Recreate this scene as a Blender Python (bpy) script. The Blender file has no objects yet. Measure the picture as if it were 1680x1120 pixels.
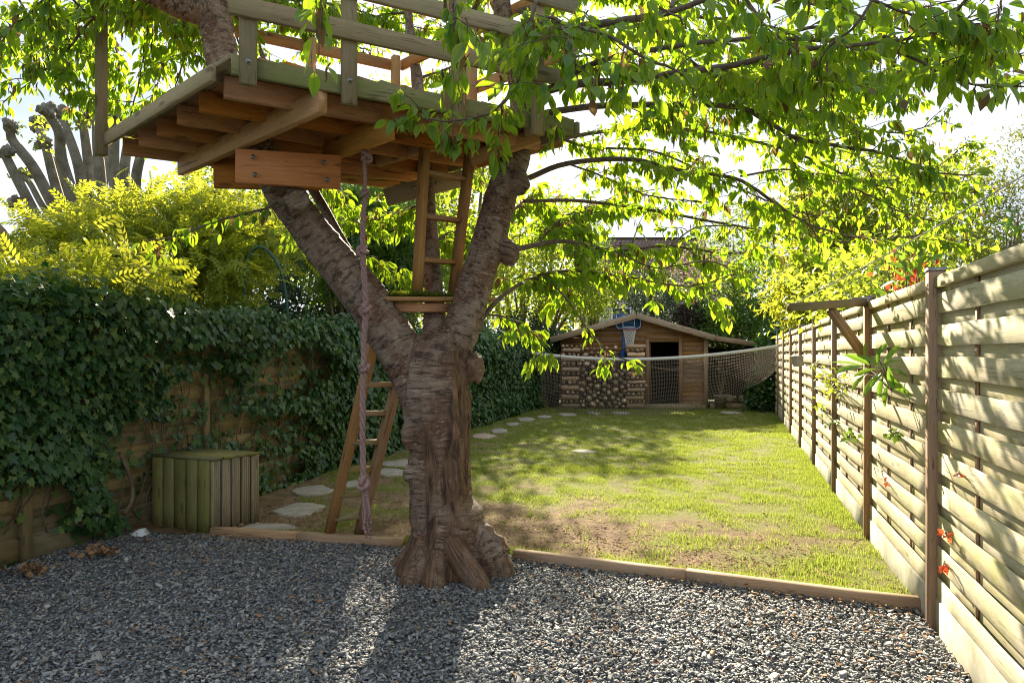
import bpy, math, random
import numpy as np
from mathutils import Vector, Matrix, Quaternion, noise as mnoise

# ------------------------------------------------------------------ camera, sky, sun, exposure
sc = bpy.context.scene
col = sc.collection
F, H, CX, HY = 1200.0, 1.4, 840.0, 580.0          # focal length in photo pixels, eye height, principal column, horizon row
cam_d = bpy.data.cameras.new('camera')
cam = bpy.data.objects.new('camera', cam_d)
col.objects.link(cam)
cam.location = (0, 0, H)
cam.rotation_euler = (math.radians(90), 0, 0)
cam_d.sensor_width = 36
cam_d.lens = 36 * F / 1680
cam_d.shift_y = 20 / 1680
cam_d.clip_start = .05
cam_d.clip_end = 600
sc.camera = cam

SUN_EL, SUN_AZ = math.radians(23.6), math.radians(-0.8)
sun_to = Vector((math.sin(SUN_AZ) * math.cos(SUN_EL), math.cos(SUN_AZ) * math.cos(SUN_EL), math.sin(SUN_EL)))
world = bpy.data.worlds.new('World')
sc.world = world
world.use_nodes = True
wn = world.node_tree
wn.nodes.clear()
w_out = wn.nodes.new('ShaderNodeOutputWorld')
w_bg = wn.nodes.new('ShaderNodeBackground')
w_sky = wn.nodes.new('ShaderNodeTexSky')
w_sky.sky_type = 'NISHITA'
w_sky.sun_disc = False
w_sky.sun_elevation = SUN_EL
w_sky.sun_rotation = SUN_AZ
w_sky.air_density = 1.0
w_sky.dust_density = 1.2
w_sky.ozone_density = 1.0
w_tc = wn.nodes.new('ShaderNodeTexCoord')
w_map = wn.nodes.new('ShaderNodeMapping')
w_map.inputs['Scale'].default_value = (2.2, 2.2, 9.0)
w_noise = wn.nodes.new('ShaderNodeTexNoise')
w_noise.inputs['Scale'].default_value = 1.3
w_noise.inputs['Detail'].default_value = 6
w_noise.inputs['Roughness'].default_value = .58
w_ramp = wn.nodes.new('ShaderNodeMapRange')
w_ramp.inputs['From Min'].default_value = .36
w_ramp.inputs['From Max'].default_value = .66
w_mix = wn.nodes.new('ShaderNodeMix')
w_mix.data_type = 'RGBA'
w_cl = wn.nodes.new('ShaderNodeMix')                      # thin bright cloud, grey blue to white
w_cl.data_type = 'RGBA'
w_cl.inputs[6].default_value = (1.12, 1.30, 1.55, 1)
w_cl.inputs[7].default_value = (1.85, 1.93, 2.02, 1)
w_fac = wn.nodes.new('ShaderNodeMath')
w_fac.operation = 'MULTIPLY'
w_fac.inputs[1].default_value = .03
w_add = wn.nodes.new('ShaderNodeMath')
w_add.operation = 'ADD'
w_add.inputs[1].default_value = .965
wn.links.new(w_tc.outputs['Generated'], w_map.inputs['Vector'])
wn.links.new(w_map.outputs[0], w_noise.inputs['Vector'])
wn.links.new(w_noise.outputs['Fac'], w_ramp.inputs['Value'])
wn.links.new(w_ramp.outputs[0], w_fac.inputs[0])
wn.links.new(w_ramp.outputs[0], w_cl.inputs[0])
wn.links.new(w_cl.outputs[2], w_mix.inputs[7])
wn.links.new(w_fac.outputs[0], w_add.inputs[0])
wn.links.new(w_add.outputs[0], w_mix.inputs[0])
wn.links.new(w_sky.outputs[0], w_mix.inputs[6])
wn.links.new(w_mix.outputs[2], w_bg.inputs['Color'])
w_bg.inputs['Strength'].default_value = 0.15
wn.links.new(w_bg.outputs[0], w_out.inputs['Surface'])

sun_d = bpy.data.lights.new('sun', 'SUN')
sun_d.energy = 4.5
sun_d.angle = math.radians(.53)
sun_d.color = (1.0, .87, .66)
sun = bpy.data.objects.new('sun', sun_d)
col.objects.link(sun)
sun.rotation_euler = (-sun_to).to_track_quat('-Z', 'Y').to_euler()
sun.location = (0, 20, 12)

sc.view_settings.view_transform = 'Standard'
sc.view_settings.look = 'None'
sc.view_settings.gamma = 1
sc.view_settings.use_curve_mapping = False
sc.view_settings.exposure = 2.08
sc.render.engine = 'CYCLES'
cy = sc.cycles
cy.max_bounces = 7
cy.diffuse_bounces = 4
cy.glossy_bounces = 2
cy.transmission_bounces = 5
cy.transparent_max_bounces = 8
cy.sample_clamp_indirect = 6
cy.use_denoising = True
cy.denoising_prefilter = 'ACCURATE'
cy.pixel_filter_type = 'BLACKMAN_HARRIS'
cy.filter_width = 1.05
try:
    cy.denoiser = 'OPENIMAGEDENOISE'
    cy.denoising_input_passes = 'RGB_ALBEDO_NORMAL'
except Exception:
    pass

rng = np.random.default_rng(11)
random.seed(5)

# ------------------------------------------------------------------ helpers
def P(px, py, Y):
    """point seen at photo pixel (px, py) at depth Y"""
    return Vector(((px - CX) / F * Y, Y, H + (HY - py) / F * Y))

def G(px, py):
    """ground point seen at photo pixel"""
    Y = F * H / (py - HY)
    return Vector(((px - CX) / F * Y, Y, 0))

W = {}
def place(o, parent=None, M=None):
    M = M or Matrix.Identity(4)
    col.objects.link(o)
    W[o.name] = M
    if parent is not None:
        o.parent = parent
        o.matrix_basis = W[parent.name].inverted() @ M
    else:
        o.matrix_basis = M
    return o

def tag(o, label=None, cat=None, group=None, kind=None):
    if label: o['label'] = label
    if cat: o['category'] = cat
    if group: o['group'] = group
    if kind: o['kind'] = kind
    return o

def thing(name, loc, label, cat, group=None):
    o = bpy.data.objects.new(name, None)
    o.empty_display_size = .1
    place(o, None, Matrix.Translation(Vector(loc)))
    return tag(o, label, cat, group)

def np_mesh(name, V, T, mat=None, uv=None, attrs=None, smooth=False):
    """mesh from an (n,3) vertex array and an (m,3) triangle or (m,4) quad array"""
    V = np.ascontiguousarray(V, dtype=np.float32)
    T = np.ascontiguousarray(T, dtype=np.int32)
    me = bpy.data.meshes.new(name)
    me.vertices.add(len(V)); me.vertices.foreach_set('co', V.ravel())
    me.loops.add(T.size); me.loops.foreach_set('vertex_index', T.ravel())
    me.polygons.add(len(T)); me.polygons.foreach_set('loop_start', np.arange(0, T.size, T.shape[1], dtype=np.int32))
    if smooth:
        me.polygons.foreach_set('use_smooth', np.ones(len(T), dtype=bool))
    me.update(calc_edges=True)
    if uv is not None:
        l = me.uv_layers.new(name='uv')
        l.data.foreach_set('uv', np.ascontiguousarray(uv, dtype=np.float32)[T.ravel()].ravel())
    for k, a in (attrs or {}).items():
        a = np.ascontiguousarray(a, dtype=np.float32)
        if a.ndim == 2:
            me.attributes.new(k, 'FLOAT_VECTOR', 'POINT').data.foreach_set('vector', a.ravel())
        else:
            me.attributes.new(k, 'FLOAT', 'POINT').data.foreach_set('value', a)
    if mat: me.materials.append(mat)
    return me

def obj(name, me, parent=None, M=None, **kw):
    o = bpy.data.objects.new(name, me)
    place(o, parent, M)
    return tag(o, **kw)

def frame(x, up=Vector((0, 0, 1))):
    x = x.normalized()
    y = up.cross(x)
    if y.length < 1e-4:
        y = Vector((0, 1, 0)).cross(x)
    y.normalize()
    z = x.cross(y)
    return x, y, z

def basis(loc, x, y, z):
    return Matrix(((x.x, y.x, z.x, loc.x), (x.y, y.y, z.y, loc.y), (x.z, y.z, z.z, loc.z), (0, 0, 0, 1)))

def plank_mesh(name, L, w, h, mat, c=.004, seg=1, bow=0.0, rough=0.0):
    """a board along local X, width w on Y, height h on Z, edges chamfered"""
    c = min(c, w * .3, h * .3)
    a, b = w / 2, h / 2
    ring = [(-a + c, -b), (a - c, -b), (a, -b + c), (a, b - c), (a - c, b), (-a + c, b), (-a, b - c), (-a, -b + c)]
    V, Q = [], []
    for i in range(seg + 1):
        t = i / seg
        dy = bow * 4 * t * (1 - t)
        dz = 0 if rough == 0 else random.uniform(-rough, rough)
        dw = 0 if rough == 0 else random.uniform(-rough, rough) * .5
        e = 1.0
        for y, z in ring:
            V.append((-L / 2 + L * t, y * e + dy, z * (1 + dw / h * 2) + dz))
    T = []
    for i in range(seg):
        for k in range(8):
            p, q = i * 8 + k, i * 8 + (k + 1) % 8
            T += [(p, p + 8, q + 8), (p, q + 8, q)]
    for k in range(1, 7):
        T.append((0, k, k + 1))
        o = seg * 8
        T.append((o, o + k + 1, o + k))
    return np_mesh(name, np.array(V), np.array(T)[:, ::-1], mat)

def plank(name, parent, mat, p0, p1, w, h, up=Vector((0, 0, 1)), c=.004, seg=1, bow=0.0, rough=0.0, **kw):
    p0, p1 = Vector(p0), Vector(p1)
    x, y, z = frame(p1 - p0, up)
    return obj(name, plank_mesh(name, (p1 - p0).length, w, h, mat, c, seg, bow, rough), parent, basis((p0 + p1) / 2, x, y, z), **kw)

def copy_part(src, parent, M):
    o = src.copy()
    return place(o, parent, M)

def catmull(pts, n):
    """pts (k, d) -> n samples of a Catmull-Rom curve"""
    A = np.array(pts, dtype=float)
    A = np.vstack([2 * A[0] - A[1], A, 2 * A[-1] - A[-2]])
    k = len(A) - 3
    u = np.linspace(0, k - 1e-6, n)
    i = u.astype(int); t = (u - i)[:, None]
    a, b, c, d = A[i], A[i + 1], A[i + 2], A[i + 3]
    return .5 * (2 * b + (c - a) * t + (2 * a - 5 * b + 4 * c - d) * t ** 2 + (3 * b - a - 3 * c + d) * t ** 3)

def tube_arrays(pts, rad, sides=6, cap=True):
    pts = np.asarray(pts, float); n = len(pts)
    rad = np.broadcast_to(np.asarray(rad, float), (n,))
    tan = np.gradient(pts, axis=0)
    tan /= np.linalg.norm(tan, axis=1)[:, None] + 1e-9
    ref = np.array([0.13, -1, 0.21]) if abs(tan[0][1]) < .8 else np.array([1, .1, .2])
    u = ref - tan[0] * (ref @ tan[0]); u /= np.linalg.norm(u)
    U = np.zeros_like(pts)
    for i in range(n):
        u = u - tan[i] * (u @ tan[i]); u /= np.linalg.norm(u) + 1e-9
        U[i] = u
    Vv = np.cross(tan, U)
    th = np.arange(sides) * 2 * np.pi / sides
    ring = U[:, None, :] * np.cos(th)[None, :, None] + Vv[:, None, :] * np.sin(th)[None, :, None]
    V = (pts[:, None, :] + ring * rad[:, None, None]).reshape(-1, 3)
    i = np.arange(n - 1)[:, None] * sides; k = np.arange(sides)[None, :]; k2 = (k + 1) % sides
    a, b, c, d = (i + k).ravel(), (i + k2).ravel(), (i + sides + k2).ravel(), (i + sides + k).ravel()
    T = np.concatenate([np.stack([a, b, c], 1), np.stack([a, c, d], 1)])
    if cap:
        V = np.vstack([V, pts[:1], pts[-1:]])
        c0, c1 = len(V) - 2, len(V) - 1
        kk = np.arange(sides); kk2 = (kk + 1) % sides
        T = np.vstack([T, np.stack([kk2, kk, np.full(sides, c0)], 1),
                       np.stack([(n - 1) * sides + kk, (n - 1) * sides + kk2, np.full(sides, c1)], 1)])
    return V, T

def join(parts):
    Vs, Ts, o = [], [], 0
    for V, T in parts:
        Vs.append(V); Ts.append(np.asarray(T) + o); o += len(V)
    return np.vstack(Vs), np.vstack(Ts)

def tubes_obj(name, parent, mat, lines, sides=5, M=None, **kw):
    """lines: list of (pts, radii); joined into one mesh"""
    V, T = join([tube_arrays(p, r, sides) for p, r in lines])
    if M is None and parent is not None:
        M = W[parent.name]
    if M is not None:
        Mi = np.array(M.inverted())
        V = V @ Mi[:3, :3].T + Mi[:3, 3]
    return obj(name, np_mesh(name, V, T, mat, smooth=True), parent, M, **kw)

def box_arrays(p0, p1):
    x0, y0, z0 = p0; x1, y1, z1 = p1
    V = np.array([(x0, y0, z0), (x1, y0, z0), (x1, y1, z0), (x0, y1, z0), (x0, y0, z1), (x1, y0, z1), (x1, y1, z1), (x0, y1, z1)])
    T = np.array([(0, 2, 1), (0, 3, 2), (4, 5, 6), (4, 6, 7), (0, 1, 5), (0, 5, 4), (1, 2, 6), (1, 6, 5), (2, 3, 7), (2, 7, 6), (3, 0, 4), (3, 4, 7)])
    return V, T

def ball_arrays(c, r, seed=0, amp=.12, n=2, squash=(1, 1, 1)):
    """lumpy icosphere"""
    t = (1 + 5 ** .5) / 2
    V = [(-1, t, 0), (1, t, 0), (-1, -t, 0), (1, -t, 0), (0, -1, t), (0, 1, t), (0, -1, -t), (0, 1, -t), (t, 0, -1), (t, 0, 1), (-t, 0, -1), (-t, 0, 1)]
    T = [(0, 11, 5), (0, 5, 1), (0, 1, 7), (0, 7, 10), (0, 10, 11), (1, 5, 9), (5, 11, 4), (11, 10, 2), (10, 7, 6), (7, 1, 8),
         (3, 9, 4), (3, 4, 2), (3, 2, 6), (3, 6, 8), (3, 8, 9), (4, 9, 5), (2, 4, 11), (6, 2, 10), (8, 6, 7), (9, 8, 1)]
    V = [Vector(v).normalized() for v in V]
    for _ in range(n):
        cache, T2 = {}, []
        def mid(a, b):
            k = (min(a, b), max(a, b))
            if k not in cache:
                V.append(((V[a] + V[b]) / 2).normalized()); cache[k] = len(V) - 1
            return cache[k]
        for a, b, c_ in T:
            x, y, z = mid(a, b), mid(b, c_), mid(c_, a)
            T2 += [(a, x, z), (b, y, x), (c_, z, y), (x, y, z)]
        T = T2
    off = Vector((seed * 3.7, seed * 1.3, seed * 7.1))
    out = [(Vector(c) + Vector((v.x * squash[0], v.y * squash[1], v.z * squash[2])) * r * (1 + amp * mnoise.noise(v * 2.2 + off))) for v in V]
    return np.array(out), np.array(T)

def vnoise(x, y, seed=0, octaves=3):
    """tileable-free 2-D value noise in 0..1"""
    out = np.zeros_like(x, dtype=float); amp, tot = 1.0, 0.0
    for o in range(octaves):
        r = np.random.default_rng(seed * 17 + o).random((256, 256))
        xs, ys = x * 2 ** o + 1000.3, y * 2 ** o + 1000.7
        xi, yi = np.floor(xs).astype(int), np.floor(ys).astype(int)
        fx, fy = xs - xi, ys - yi
        fx = fx * fx * (3 - 2 * fx); fy = fy * fy * (3 - 2 * fy)
        g = lambda a, b: r[(xi + a) % 256, (yi + b) % 256]
        out += amp * (g(0, 0) * (1 - fx) * (1 - fy) + g(1, 0) * fx * (1 - fy) + g(0, 1) * (1 - fx) * fy + g(1, 1) * fx * fy)
        tot += amp; amp *= .5
    return out / tot

def unit(a):
    return a / (np.linalg.norm(a, axis=-1, keepdims=True) + 1e-9)

def rots(d, n):
    """(k,3,3) rotations whose Y axis is d and Z axis is n made square to it"""
    d = unit(d); z = unit(n - d * np.sum(n * d, 1, keepdims=True)); x = np.cross(d, z)
    return np.stack([x, d, z], axis=2)

def scatter_arrays(tpl, pos, R, s):
    tv, tt, tuv = tpl
    s = np.asarray(s, float)
    s = s[:, None, None] if s.ndim == 1 else s[:, None, :]
    V = np.einsum('nij,nkj->nki', R, tv[None] * s) + pos[:, None, :]
    n, k = len(pos), len(tv)
    T = (tt[None] + (np.arange(n) * k)[:, None, None]).reshape(-1, 3)
    return V.reshape(-1, 3), T, np.tile(tuv, (n, 1))

def scatter(name, parent, mat, tpl, pos, R, s, smooth=True, **kw):
    V, T, uv = scatter_arrays(tpl, pos, R, s)
    rnd = np.repeat(rng.random(len(pos)), len(tpl[0]))
    M = W[parent.name] if parent is not None else Matrix.Identity(4)
    V = V - np.array(M.translation)
    return obj(name, np_mesh(name, V, T, mat, uv, {'rnd': rnd}, smooth), parent, M, **kw)

# ------------------------------------------------------------------ materials
class NT:
    def __init__(s, name):
        s.m = bpy.data.materials.new(name); s.m.use_nodes = True
        s.t = s.m.node_tree; s.t.nodes.clear()
        s.out = s.t.nodes.new('ShaderNodeOutputMaterial')
    def n(s, typ, ins=None, **props):
        nd = s.t.nodes.new('ShaderNode' + typ)
        for k, v in props.items(): setattr(nd, k, v)
        for k, v in (ins or {}).items():
            i = nd.inputs[k]
            if hasattr(v, 'is_output'): s.t.links.new(v, i)
            elif isinstance(v, bpy.types.Node): s.t.links.new(v.outputs[0], i)
            else:
                if i.type == 'RGBA' and len(v) == 3: v = (*v, 1)
                i.default_value = v
        return nd
    def mix(s, f, a, b, bt='MIX'):
        return s.n('Mix', {0: f, 6: a, 7: b}, data_type='RGBA', blend_type=bt).outputs[2]
    def math(s, op, a, b=0.0, c=0.0):
        return s.n('Math', {0: a, 1: b, 2: c}, operation=op).outputs[0]
    def rng(s, v, a, b, c=0.0, d=1.0):
        return s.n('MapRange', {'Value': v, 'From Min': a, 'From Max': b, 'To Min': c, 'To Max': d}).outputs[0]
    def noise(s, vec, scale, detail=3, rough=.55):
        return s.n('TexNoise', {'Vector': vec, 'Scale': scale, 'Detail': detail, 'Roughness': rough}).outputs['Fac']
    def mapv(s, vec, scale, loc=(0, 0, 0)):
        return s.n('Mapping', {'Vector': vec, 'Scale': scale, 'Location': loc}).outputs[0]
    def bump(s, h, dist, strength=1.0):
        return s.n('Bump', {'Height': h, 'Distance': dist, 'Strength': strength}).outputs[0]
    def surf(s, sh):
        s.t.links.new(sh.outputs[0], s.out.inputs['Surface']); return s.m
    def pbr(s, color, rough=.8, normal=None, spec=.3, metal=0.0):
        ins = {'Base Color': color, 'Roughness': rough, 'Specular IOR Level': spec, 'Metallic': metal}
        if normal is not None: ins['Normal'] = normal
        return s.n('BsdfPrincipled', ins)

def wood(name, c1, c2, stain=(.05, .03, .02), stain_amt=.35, moss=None, moss_amt=0.0, grain=1.0, rough=.8, bright=.35, streak_z=False):
    t = NT(name)
    tc = t.n('TexCoord').outputs['Object']
    inf = t.n('ObjectInfo')
    off = t.n('VectorMath', {0: tc, 1: t.n('VectorMath', {0: inf.outputs['Random'], 3: 91.0}, operation='SCALE').outputs[0]}, operation='ADD').outputs[0]
    warp = t.noise(t.mapv(off, (1.5, 6, 6)), 1.5, 2)
    wv = t.n('VectorMath', {0: off, 1: t.n('CombineXYZ', {1: t.math('MULTIPLY', warp, .05), 2: t.math('MULTIPLY', warp, .05)}).outputs[0]}, operation='ADD').outputs[0]
    g1 = t.noise(t.mapv(wv, (1.2, 40, 40)), 1.5 * grain, 4, .6)
    g2 = t.noise(t.mapv(wv, (5, 190, 190)), 1.8 * grain, 2, .6)
    base = t.mix(t.rng(g1, .3, .7), c1, c2)
    base = t.mix(t.math('MULTIPLY', t.rng(g2, .45, .75), .45), base, tuple(x * .45 for x in c1), 'MIX')
    blot = t.noise(t.mapv(off, (2.2, 9, 9)), 1.3, 4, .65)
    base = t.mix(t.math('MULTIPLY', t.rng(blot, .52, .75), stain_amt), base, stain)
    vor = t.n('TexVoronoi', {'Vector': t.mapv(off, (3.2, 11, 11)), 'Scale': 1.0})
    knot = t.rng(vor.outputs['Distance'], .1, .2, 1.0, 0.0)
    base = t.mix(t.math('MULTIPLY', knot, .75), base, tuple(x * .3 for x in c1))
    crack = t.noise(t.mapv(wv, (.9, 48, 48), (4, 2, 7)), 1.5, 3, .6)
    base = t.mix(t.math('MULTIPLY', t.rng(crack, .635, .665), .75), base, tuple(x * .22 for x in c1))
    if moss:
        mn = t.noise(t.mapv(off, (2.5, 5, 5)), 1.6, 5, .7)
        base = t.mix(t.math('MULTIPLY', t.rng(mn, .38, .66), moss_amt), base, moss)
    v = t.rng(inf.outputs['Random'], 0, 1, 1 - bright, 1 + bright * .6)
    base = t.n('HueSaturation', {'Color': base, 'Value': v, 'Saturation': t.rng(t.math('FRACT', t.math('MULTIPLY', inf.outputs['Random'], 7.13)), 0, 1, .8, 1.12)}).outputs[0]
    h = t.math('ADD', t.math('MULTIPLY', g1, .6), t.math('MULTIPLY', g2, .4))
    return t.surf(t.pbr(base, rough, t.bump(h, .003, .6), .25))

def leaf_mat(name, cols, trans, gloss=.45, back=.5, spec=.35, vein=True, dead=None, dead_amt=.0):
    """two-sided leaf: reflects cols, lets light through as trans"""
    t = NT(name)
    r = t.n('Attribute', attribute_name='rnd').outputs['Fac']
    r = t.math('FRACT', t.math('ADD', r, t.n('ObjectInfo').outputs['Random']))
    ramp = t.n('ValToRGB', {'Fac': r})
    e = ramp.color_ramp.elements
    e[0].color = (*cols[0], 1); e[1].color = (*cols[-1], 1)
    for i, c in enumerate(cols[1:-1]):
        e.new((i + 1) / (len(cols) - 1)).color = (*c, 1)
    c = ramp.outputs[0]
    r2 = t.math('FRACT', t.math('MULTIPLY', r, 13.7))
    tr = t.mix(r2, trans[0], trans[1])
    if vein:
        uv = t.n('UVMap', uv_map='uv').outputs[0]
        sx = t.n('SeparateXYZ', {0: uv})
        ax = t.math('ABSOLUTE', sx.outputs[0])
        mid = t.rng(ax, .02, .07, 1, 0)
        # side veins: stripes that run out and up from the midrib
        st = t.math('FRACT', t.math('MULTIPLY', t.math('SUBTRACT', sx.outputs[1], t.math('MULTIPLY', ax, .55)), 8.0))
        sv = t.rng(t.math('ABSOLUTE', t.math('SUBTRACT', st, .5)), .36, .5, 0, .5)
        vn = t.math('MAXIMUM', mid, sv)
        c = t.mix(t.math('MULTIPLY', vn, .5), c, tuple(min(1, x * 1.9 + .02) for x in cols[0]))
        tr = t.mix(t.math('MULTIPLY', vn, .35), tr, tuple(x * .45 for x in trans[0]))
    if dead:
        dm = t.math('GREATER_THAN', t.math('FRACT', t.math('MULTIPLY', r, 31.3)), 1 - dead_amt)
        c = t.mix(dm, c, dead); tr = t.mix(dm, tr, dead)
    p = t.pbr(c, gloss, None, spec)
    b = t.n('BsdfTranslucent', {'Color': tr})
    return t.surf(t.n('MixShader', {0: back, 1: p, 2: b}))

def plain(name, c, rough=.6, metal=0.0, var=.15, scale=8, bump=.0, c2=None, spec=.4):
    t = NT(name)
    tc = t.n('TexCoord').outputs['Object']
    nz = t.noise(tc, scale, 5, .6)
    k = c2 or tuple(x * (1 - var * 2) for x in c)
    return t.surf(t.pbr(t.mix(t.rng(nz, .3, .7), c, k), rough, t.bump(nz, bump, .8) if bump else None, spec, metal))

M_FENCE = wood('fence_wood', (.60, .52, .35), (.74, .66, .49), (.27, .22, .13), .7, (.42, .42, .14), .7, 1, .85, .16)
M_FRONT_DARK = wood('old_fence_wood', (.27, .19, .09), (.36, .26, .13), (.07, .05, .03), .5, (.13, .14, .04), .6, 1, .85, .3)
M_POST = wood('post_wood', (.34, .205, .115), (.42, .265, .155), (.19, .115, .07), .3, None, 0, 1, .8, .1)
M_BOARD = plain('gravel_board', (.50, .46, .38), .9, 0, .2, 6, .004, (.27, .27, .17))
M_DECK = wood('deck_wood', (.38, .15, .042), (.49, .215, .065), (.07, .03, .014), .75, None, 0, 1, .7, .3)
M_BEAM = wood('beam_wood', (.40, .205, .075), (.50, .28, .11), (.11, .05, .022), .4, None, 0, 1, .7, .15)
M_ORANGE = wood('clamp_wood', (.50, .17, .035), (.58, .22, .05), (.22, .08, .03), .3, None, 0, 1, .55, .06)
M_GREY = wood('weathered_wood', (.28, .215, .14), (.36, .285, .19), (.11, .09, .055), .4, (.20, .24, .09), .35, 1, .85, .2)
M_MOSSY = wood('mossy_wood', (.22, .20, .10), (.28, .25, .13), (.08, .07, .04), .4, (.15, .19, .05), .8, 1, .85, .15)
M_LADDER = wood('ladder_wood', (.30, .17, .075), (.40, .24, .11), (.10, .06, .035), .4, None, 0, 1, .75, .18)
M_LADDER_G = wood('mossy_ladder_wood', (.25, .16, .07), (.32, .21, .09), (.10, .07, .03), .45, (.17, .18, .06), .75, 1, .8, .18)
M_BOX = wood('crate_wood', (.19, .17, .06), (.25, .22, .09), (.08, .06, .03), .4, (.14, .15, .04), .7, 1.1, .8, .25)
M_EDGE = wood('edging_wood', (.34, .22, .13), (.44, .31, .20), (.18, .11, .06), .4, None, 0, 1, .85, .08)
M_SHED = wood('shed_wood', (.27, .14, .055), (.35, .19, .08), (.11, .055, .025), .4, None, 0, .6, .75, .2)
M_FASCIA = wood('fascia_wood', (.32, .22, .13), (.40, .29, .18), (.2, .14, .09), .4, None, 0, .6, .8, .1)
M_DARK = plain('painted_interior_shade', (.035, .03, .027), .9)  # near-black colour stands in for the shade inside shed and lean-to
M_STEEL = plain('galvanised_steel', (.42, .42, .42), .45, .8, .2, 40)
M_BOLT = plain('bolt_steel', (.3, .29, .27), .4, .9, .2, 60)
M_STONE = plain('sandstone', (.40, .36, .30), .9, 0, .2, 9, .01, (.24, .21, .17))
M_STONE_W = plain('warm_sandstone', (.46, .34, .25), .9, 0, .2, 7, .006, (.35, .27, .2))
M_ROPE = plain('mauve_rope', (.34, .225, .21), .95, 0, .25, 90, .004, (.20, .12, .115))
M_WHITE = plain('white_plastic', (.72, .75, .80), .4, 0, .05, 6)
M_BLUE = plain('blue_plastic', (.02, .085, .26), .35, 0, .1, 6)
M_RED = plain('red_metal', (.5, .10, .08), .45, 0, .1, 6)
M_CORD = plain('white_cord', (.7, .69, .66), .8, 0, .1, 40)
M_NET = plain('dark_net_cord', (.22, .18, .14), .85, 0, .1, 30)
M_BLACK = plain('black_plastic', (.02, .02, .022), .4, 0, .1, 6)
M_GREENMETAL = plain('green_metal', (.02, .075, .05), .5, 0, .1, 12)

def bark_mat(name, light, mid, dark, fiss):
    t = NT(name)
    a = t.n('Attribute', attribute_name='bark').outputs['Vector']
    fm = t.n('Attribute', attribute_name='fissure').outputs['Fac']
    ring = t.noise(t.mapv(a, (8, 8, 34)), 1.0, 6, .7)
    ring2 = t.noise(t.mapv(a, (15, 15, 78)), 1.0, 4, .65)
    patch = t.noise(t.mapv(a, (5, 5, 4)), 1.0, 5, .65)
    patch2 = t.noise(t.mapv(a, (4, 4, 6), (3, 9, 1)), 1.0, 4, .6)
    fleck = t.noise(t.mapv(a, (34, 34, 110)), 1.0, 2, .6)
    tan = tuple(x * .68 for x in light)
    c = t.mix(t.rng(patch, .40, .60), mid, tan)
    c = t.mix(t.math('MULTIPLY', t.rng(ring, .50, .60), .85), c, dark)
    c = t.mix(t.math('MULTIPLY', t.rng(ring2, .54, .62), t.rng(patch2, .38, .58, .08, .95)), c, light)
    c = t.mix(t.math('MULTIPLY', t.rng(fleck, .60, .68), .5), c, tuple(min(1, x * 1.4) for x in light))
    vf = t.noise(t.mapv(a, (36, 36, 4.5)), 1.0, 6, .68)
    vf2 = t.noise(t.mapv(a, (75, 75, 10)), 1.0, 3, .6)
    cf = t.mix(t.rng(vf, .40, .58), dark, fiss)
    cf = t.mix(t.math('MULTIPLY', t.rng(vf2, .55, .68), .6), cf, tuple(min(1, x * 1.8) for x in fiss))
    c = t.mix(fm, c, cf)
    h = t.math('ADD', t.math('MULTIPLY', t.math('SUBTRACT', 1.0, fm), t.math('SUBTRACT', ring2, t.math('MULTIPLY', t.rng(ring, .5, .66), .4))), t.math('MULTIPLY', fm, t.math('ADD', vf, t.math('MULTIPLY', vf2, .5))))
    return t.surf(t.pbr(c, .75, t.bump(h, .008, .8), .3))
M_BARK = bark_mat('cherry_bark', (.32, .245, .185), (.12, .062, .037), (.035, .021, .015), (.155, .09, .05))

def simple_bark(name, c, c2, sx=9):
    t = NT(name)
    tc = t.n('TexCoord').outputs['Object']
    n1 = t.noise(t.mapv(tc, (sx, sx, sx * .8)), 1.5, 5, .65)
    n2 = t.noise(tc, 45, 3, .6)
    c_ = t.mix(t.rng(n1, .35, .65), c, c2)
    return t.surf(t.pbr(t.mix(t.math('MULTIPLY', t.rng(n2, .5, .7), .5), c_, tuple(x * .4 for x in c)), .85, t.bump(n2, .004, .8), .2))
M_TWIG = simple_bark('twig_bark', (.10, .07, .05), (.17, .135, .11), 14)
M_GREYBARK = simple_bark('grey_bark', (.17, .155, .125), (.30, .28, .24), 5)
M_BROWNBARK = simple_bark('brown_bark', (.14, .10, .06), (.22, .17, .11), 8)

L_CHERRY = leaf_mat('cherry_leaf', [(.025, .085, .02), (.035, .12, .02), (.06, .16, .02), (.10, .20, .025), (.15, .22, .03)], [(.32, .55, .015), (.57, .71, .03)], .40, .54, .42, True, (.20, .12, .05), .025)
L_IVY = leaf_mat('ivy_leaf', [(.014, .05, .016), (.024, .078, .02), (.036, .095, .022), (.05, .115, .025), (.13, .19, .04)], [(.04, .13, .015), (.07, .2, .02)], .42, .18, .35, True)
L_WIST = leaf_mat('wisteria_leaf', [(.09, .15, .02), (.14, .21, .025), (.20, .26, .03)], [(.42, .48, .02), (.66, .64, .05)], .5, .5, .3, False)
L_YELLOW = leaf_mat('yellow_green_leaf', [(.08, .15, .02), (.12, .19, .025), (.17, .23, .03)], [(.35, .46, .03), (.56, .61, .06)], .5, .52, .3, False)
L_MID = leaf_mat('mid_green_leaf', [(.035, .085, .02), (.055, .12, .025), (.08, .15, .03)], [(.12, .25, .02), (.25, .38, .03)], .45, .42, .35, False)
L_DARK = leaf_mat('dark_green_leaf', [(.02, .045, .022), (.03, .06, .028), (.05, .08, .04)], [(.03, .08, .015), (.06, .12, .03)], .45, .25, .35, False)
L_GREYG = leaf_mat('grey_green_leaf', [(.05, .075, .05), (.07, .10, .065), (.10, .13, .09)], [(.06, .1, .04), (.12, .18, .06)], .5, .3, .3, False)
L_PALE = leaf_mat('pale_green_leaf', [(.11, .17, .06), (.15, .22, .08), (.2, .26, .1)], [(.25, .36, .08), (.4, .48, .12)], .5, .45, .3, False)
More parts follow.
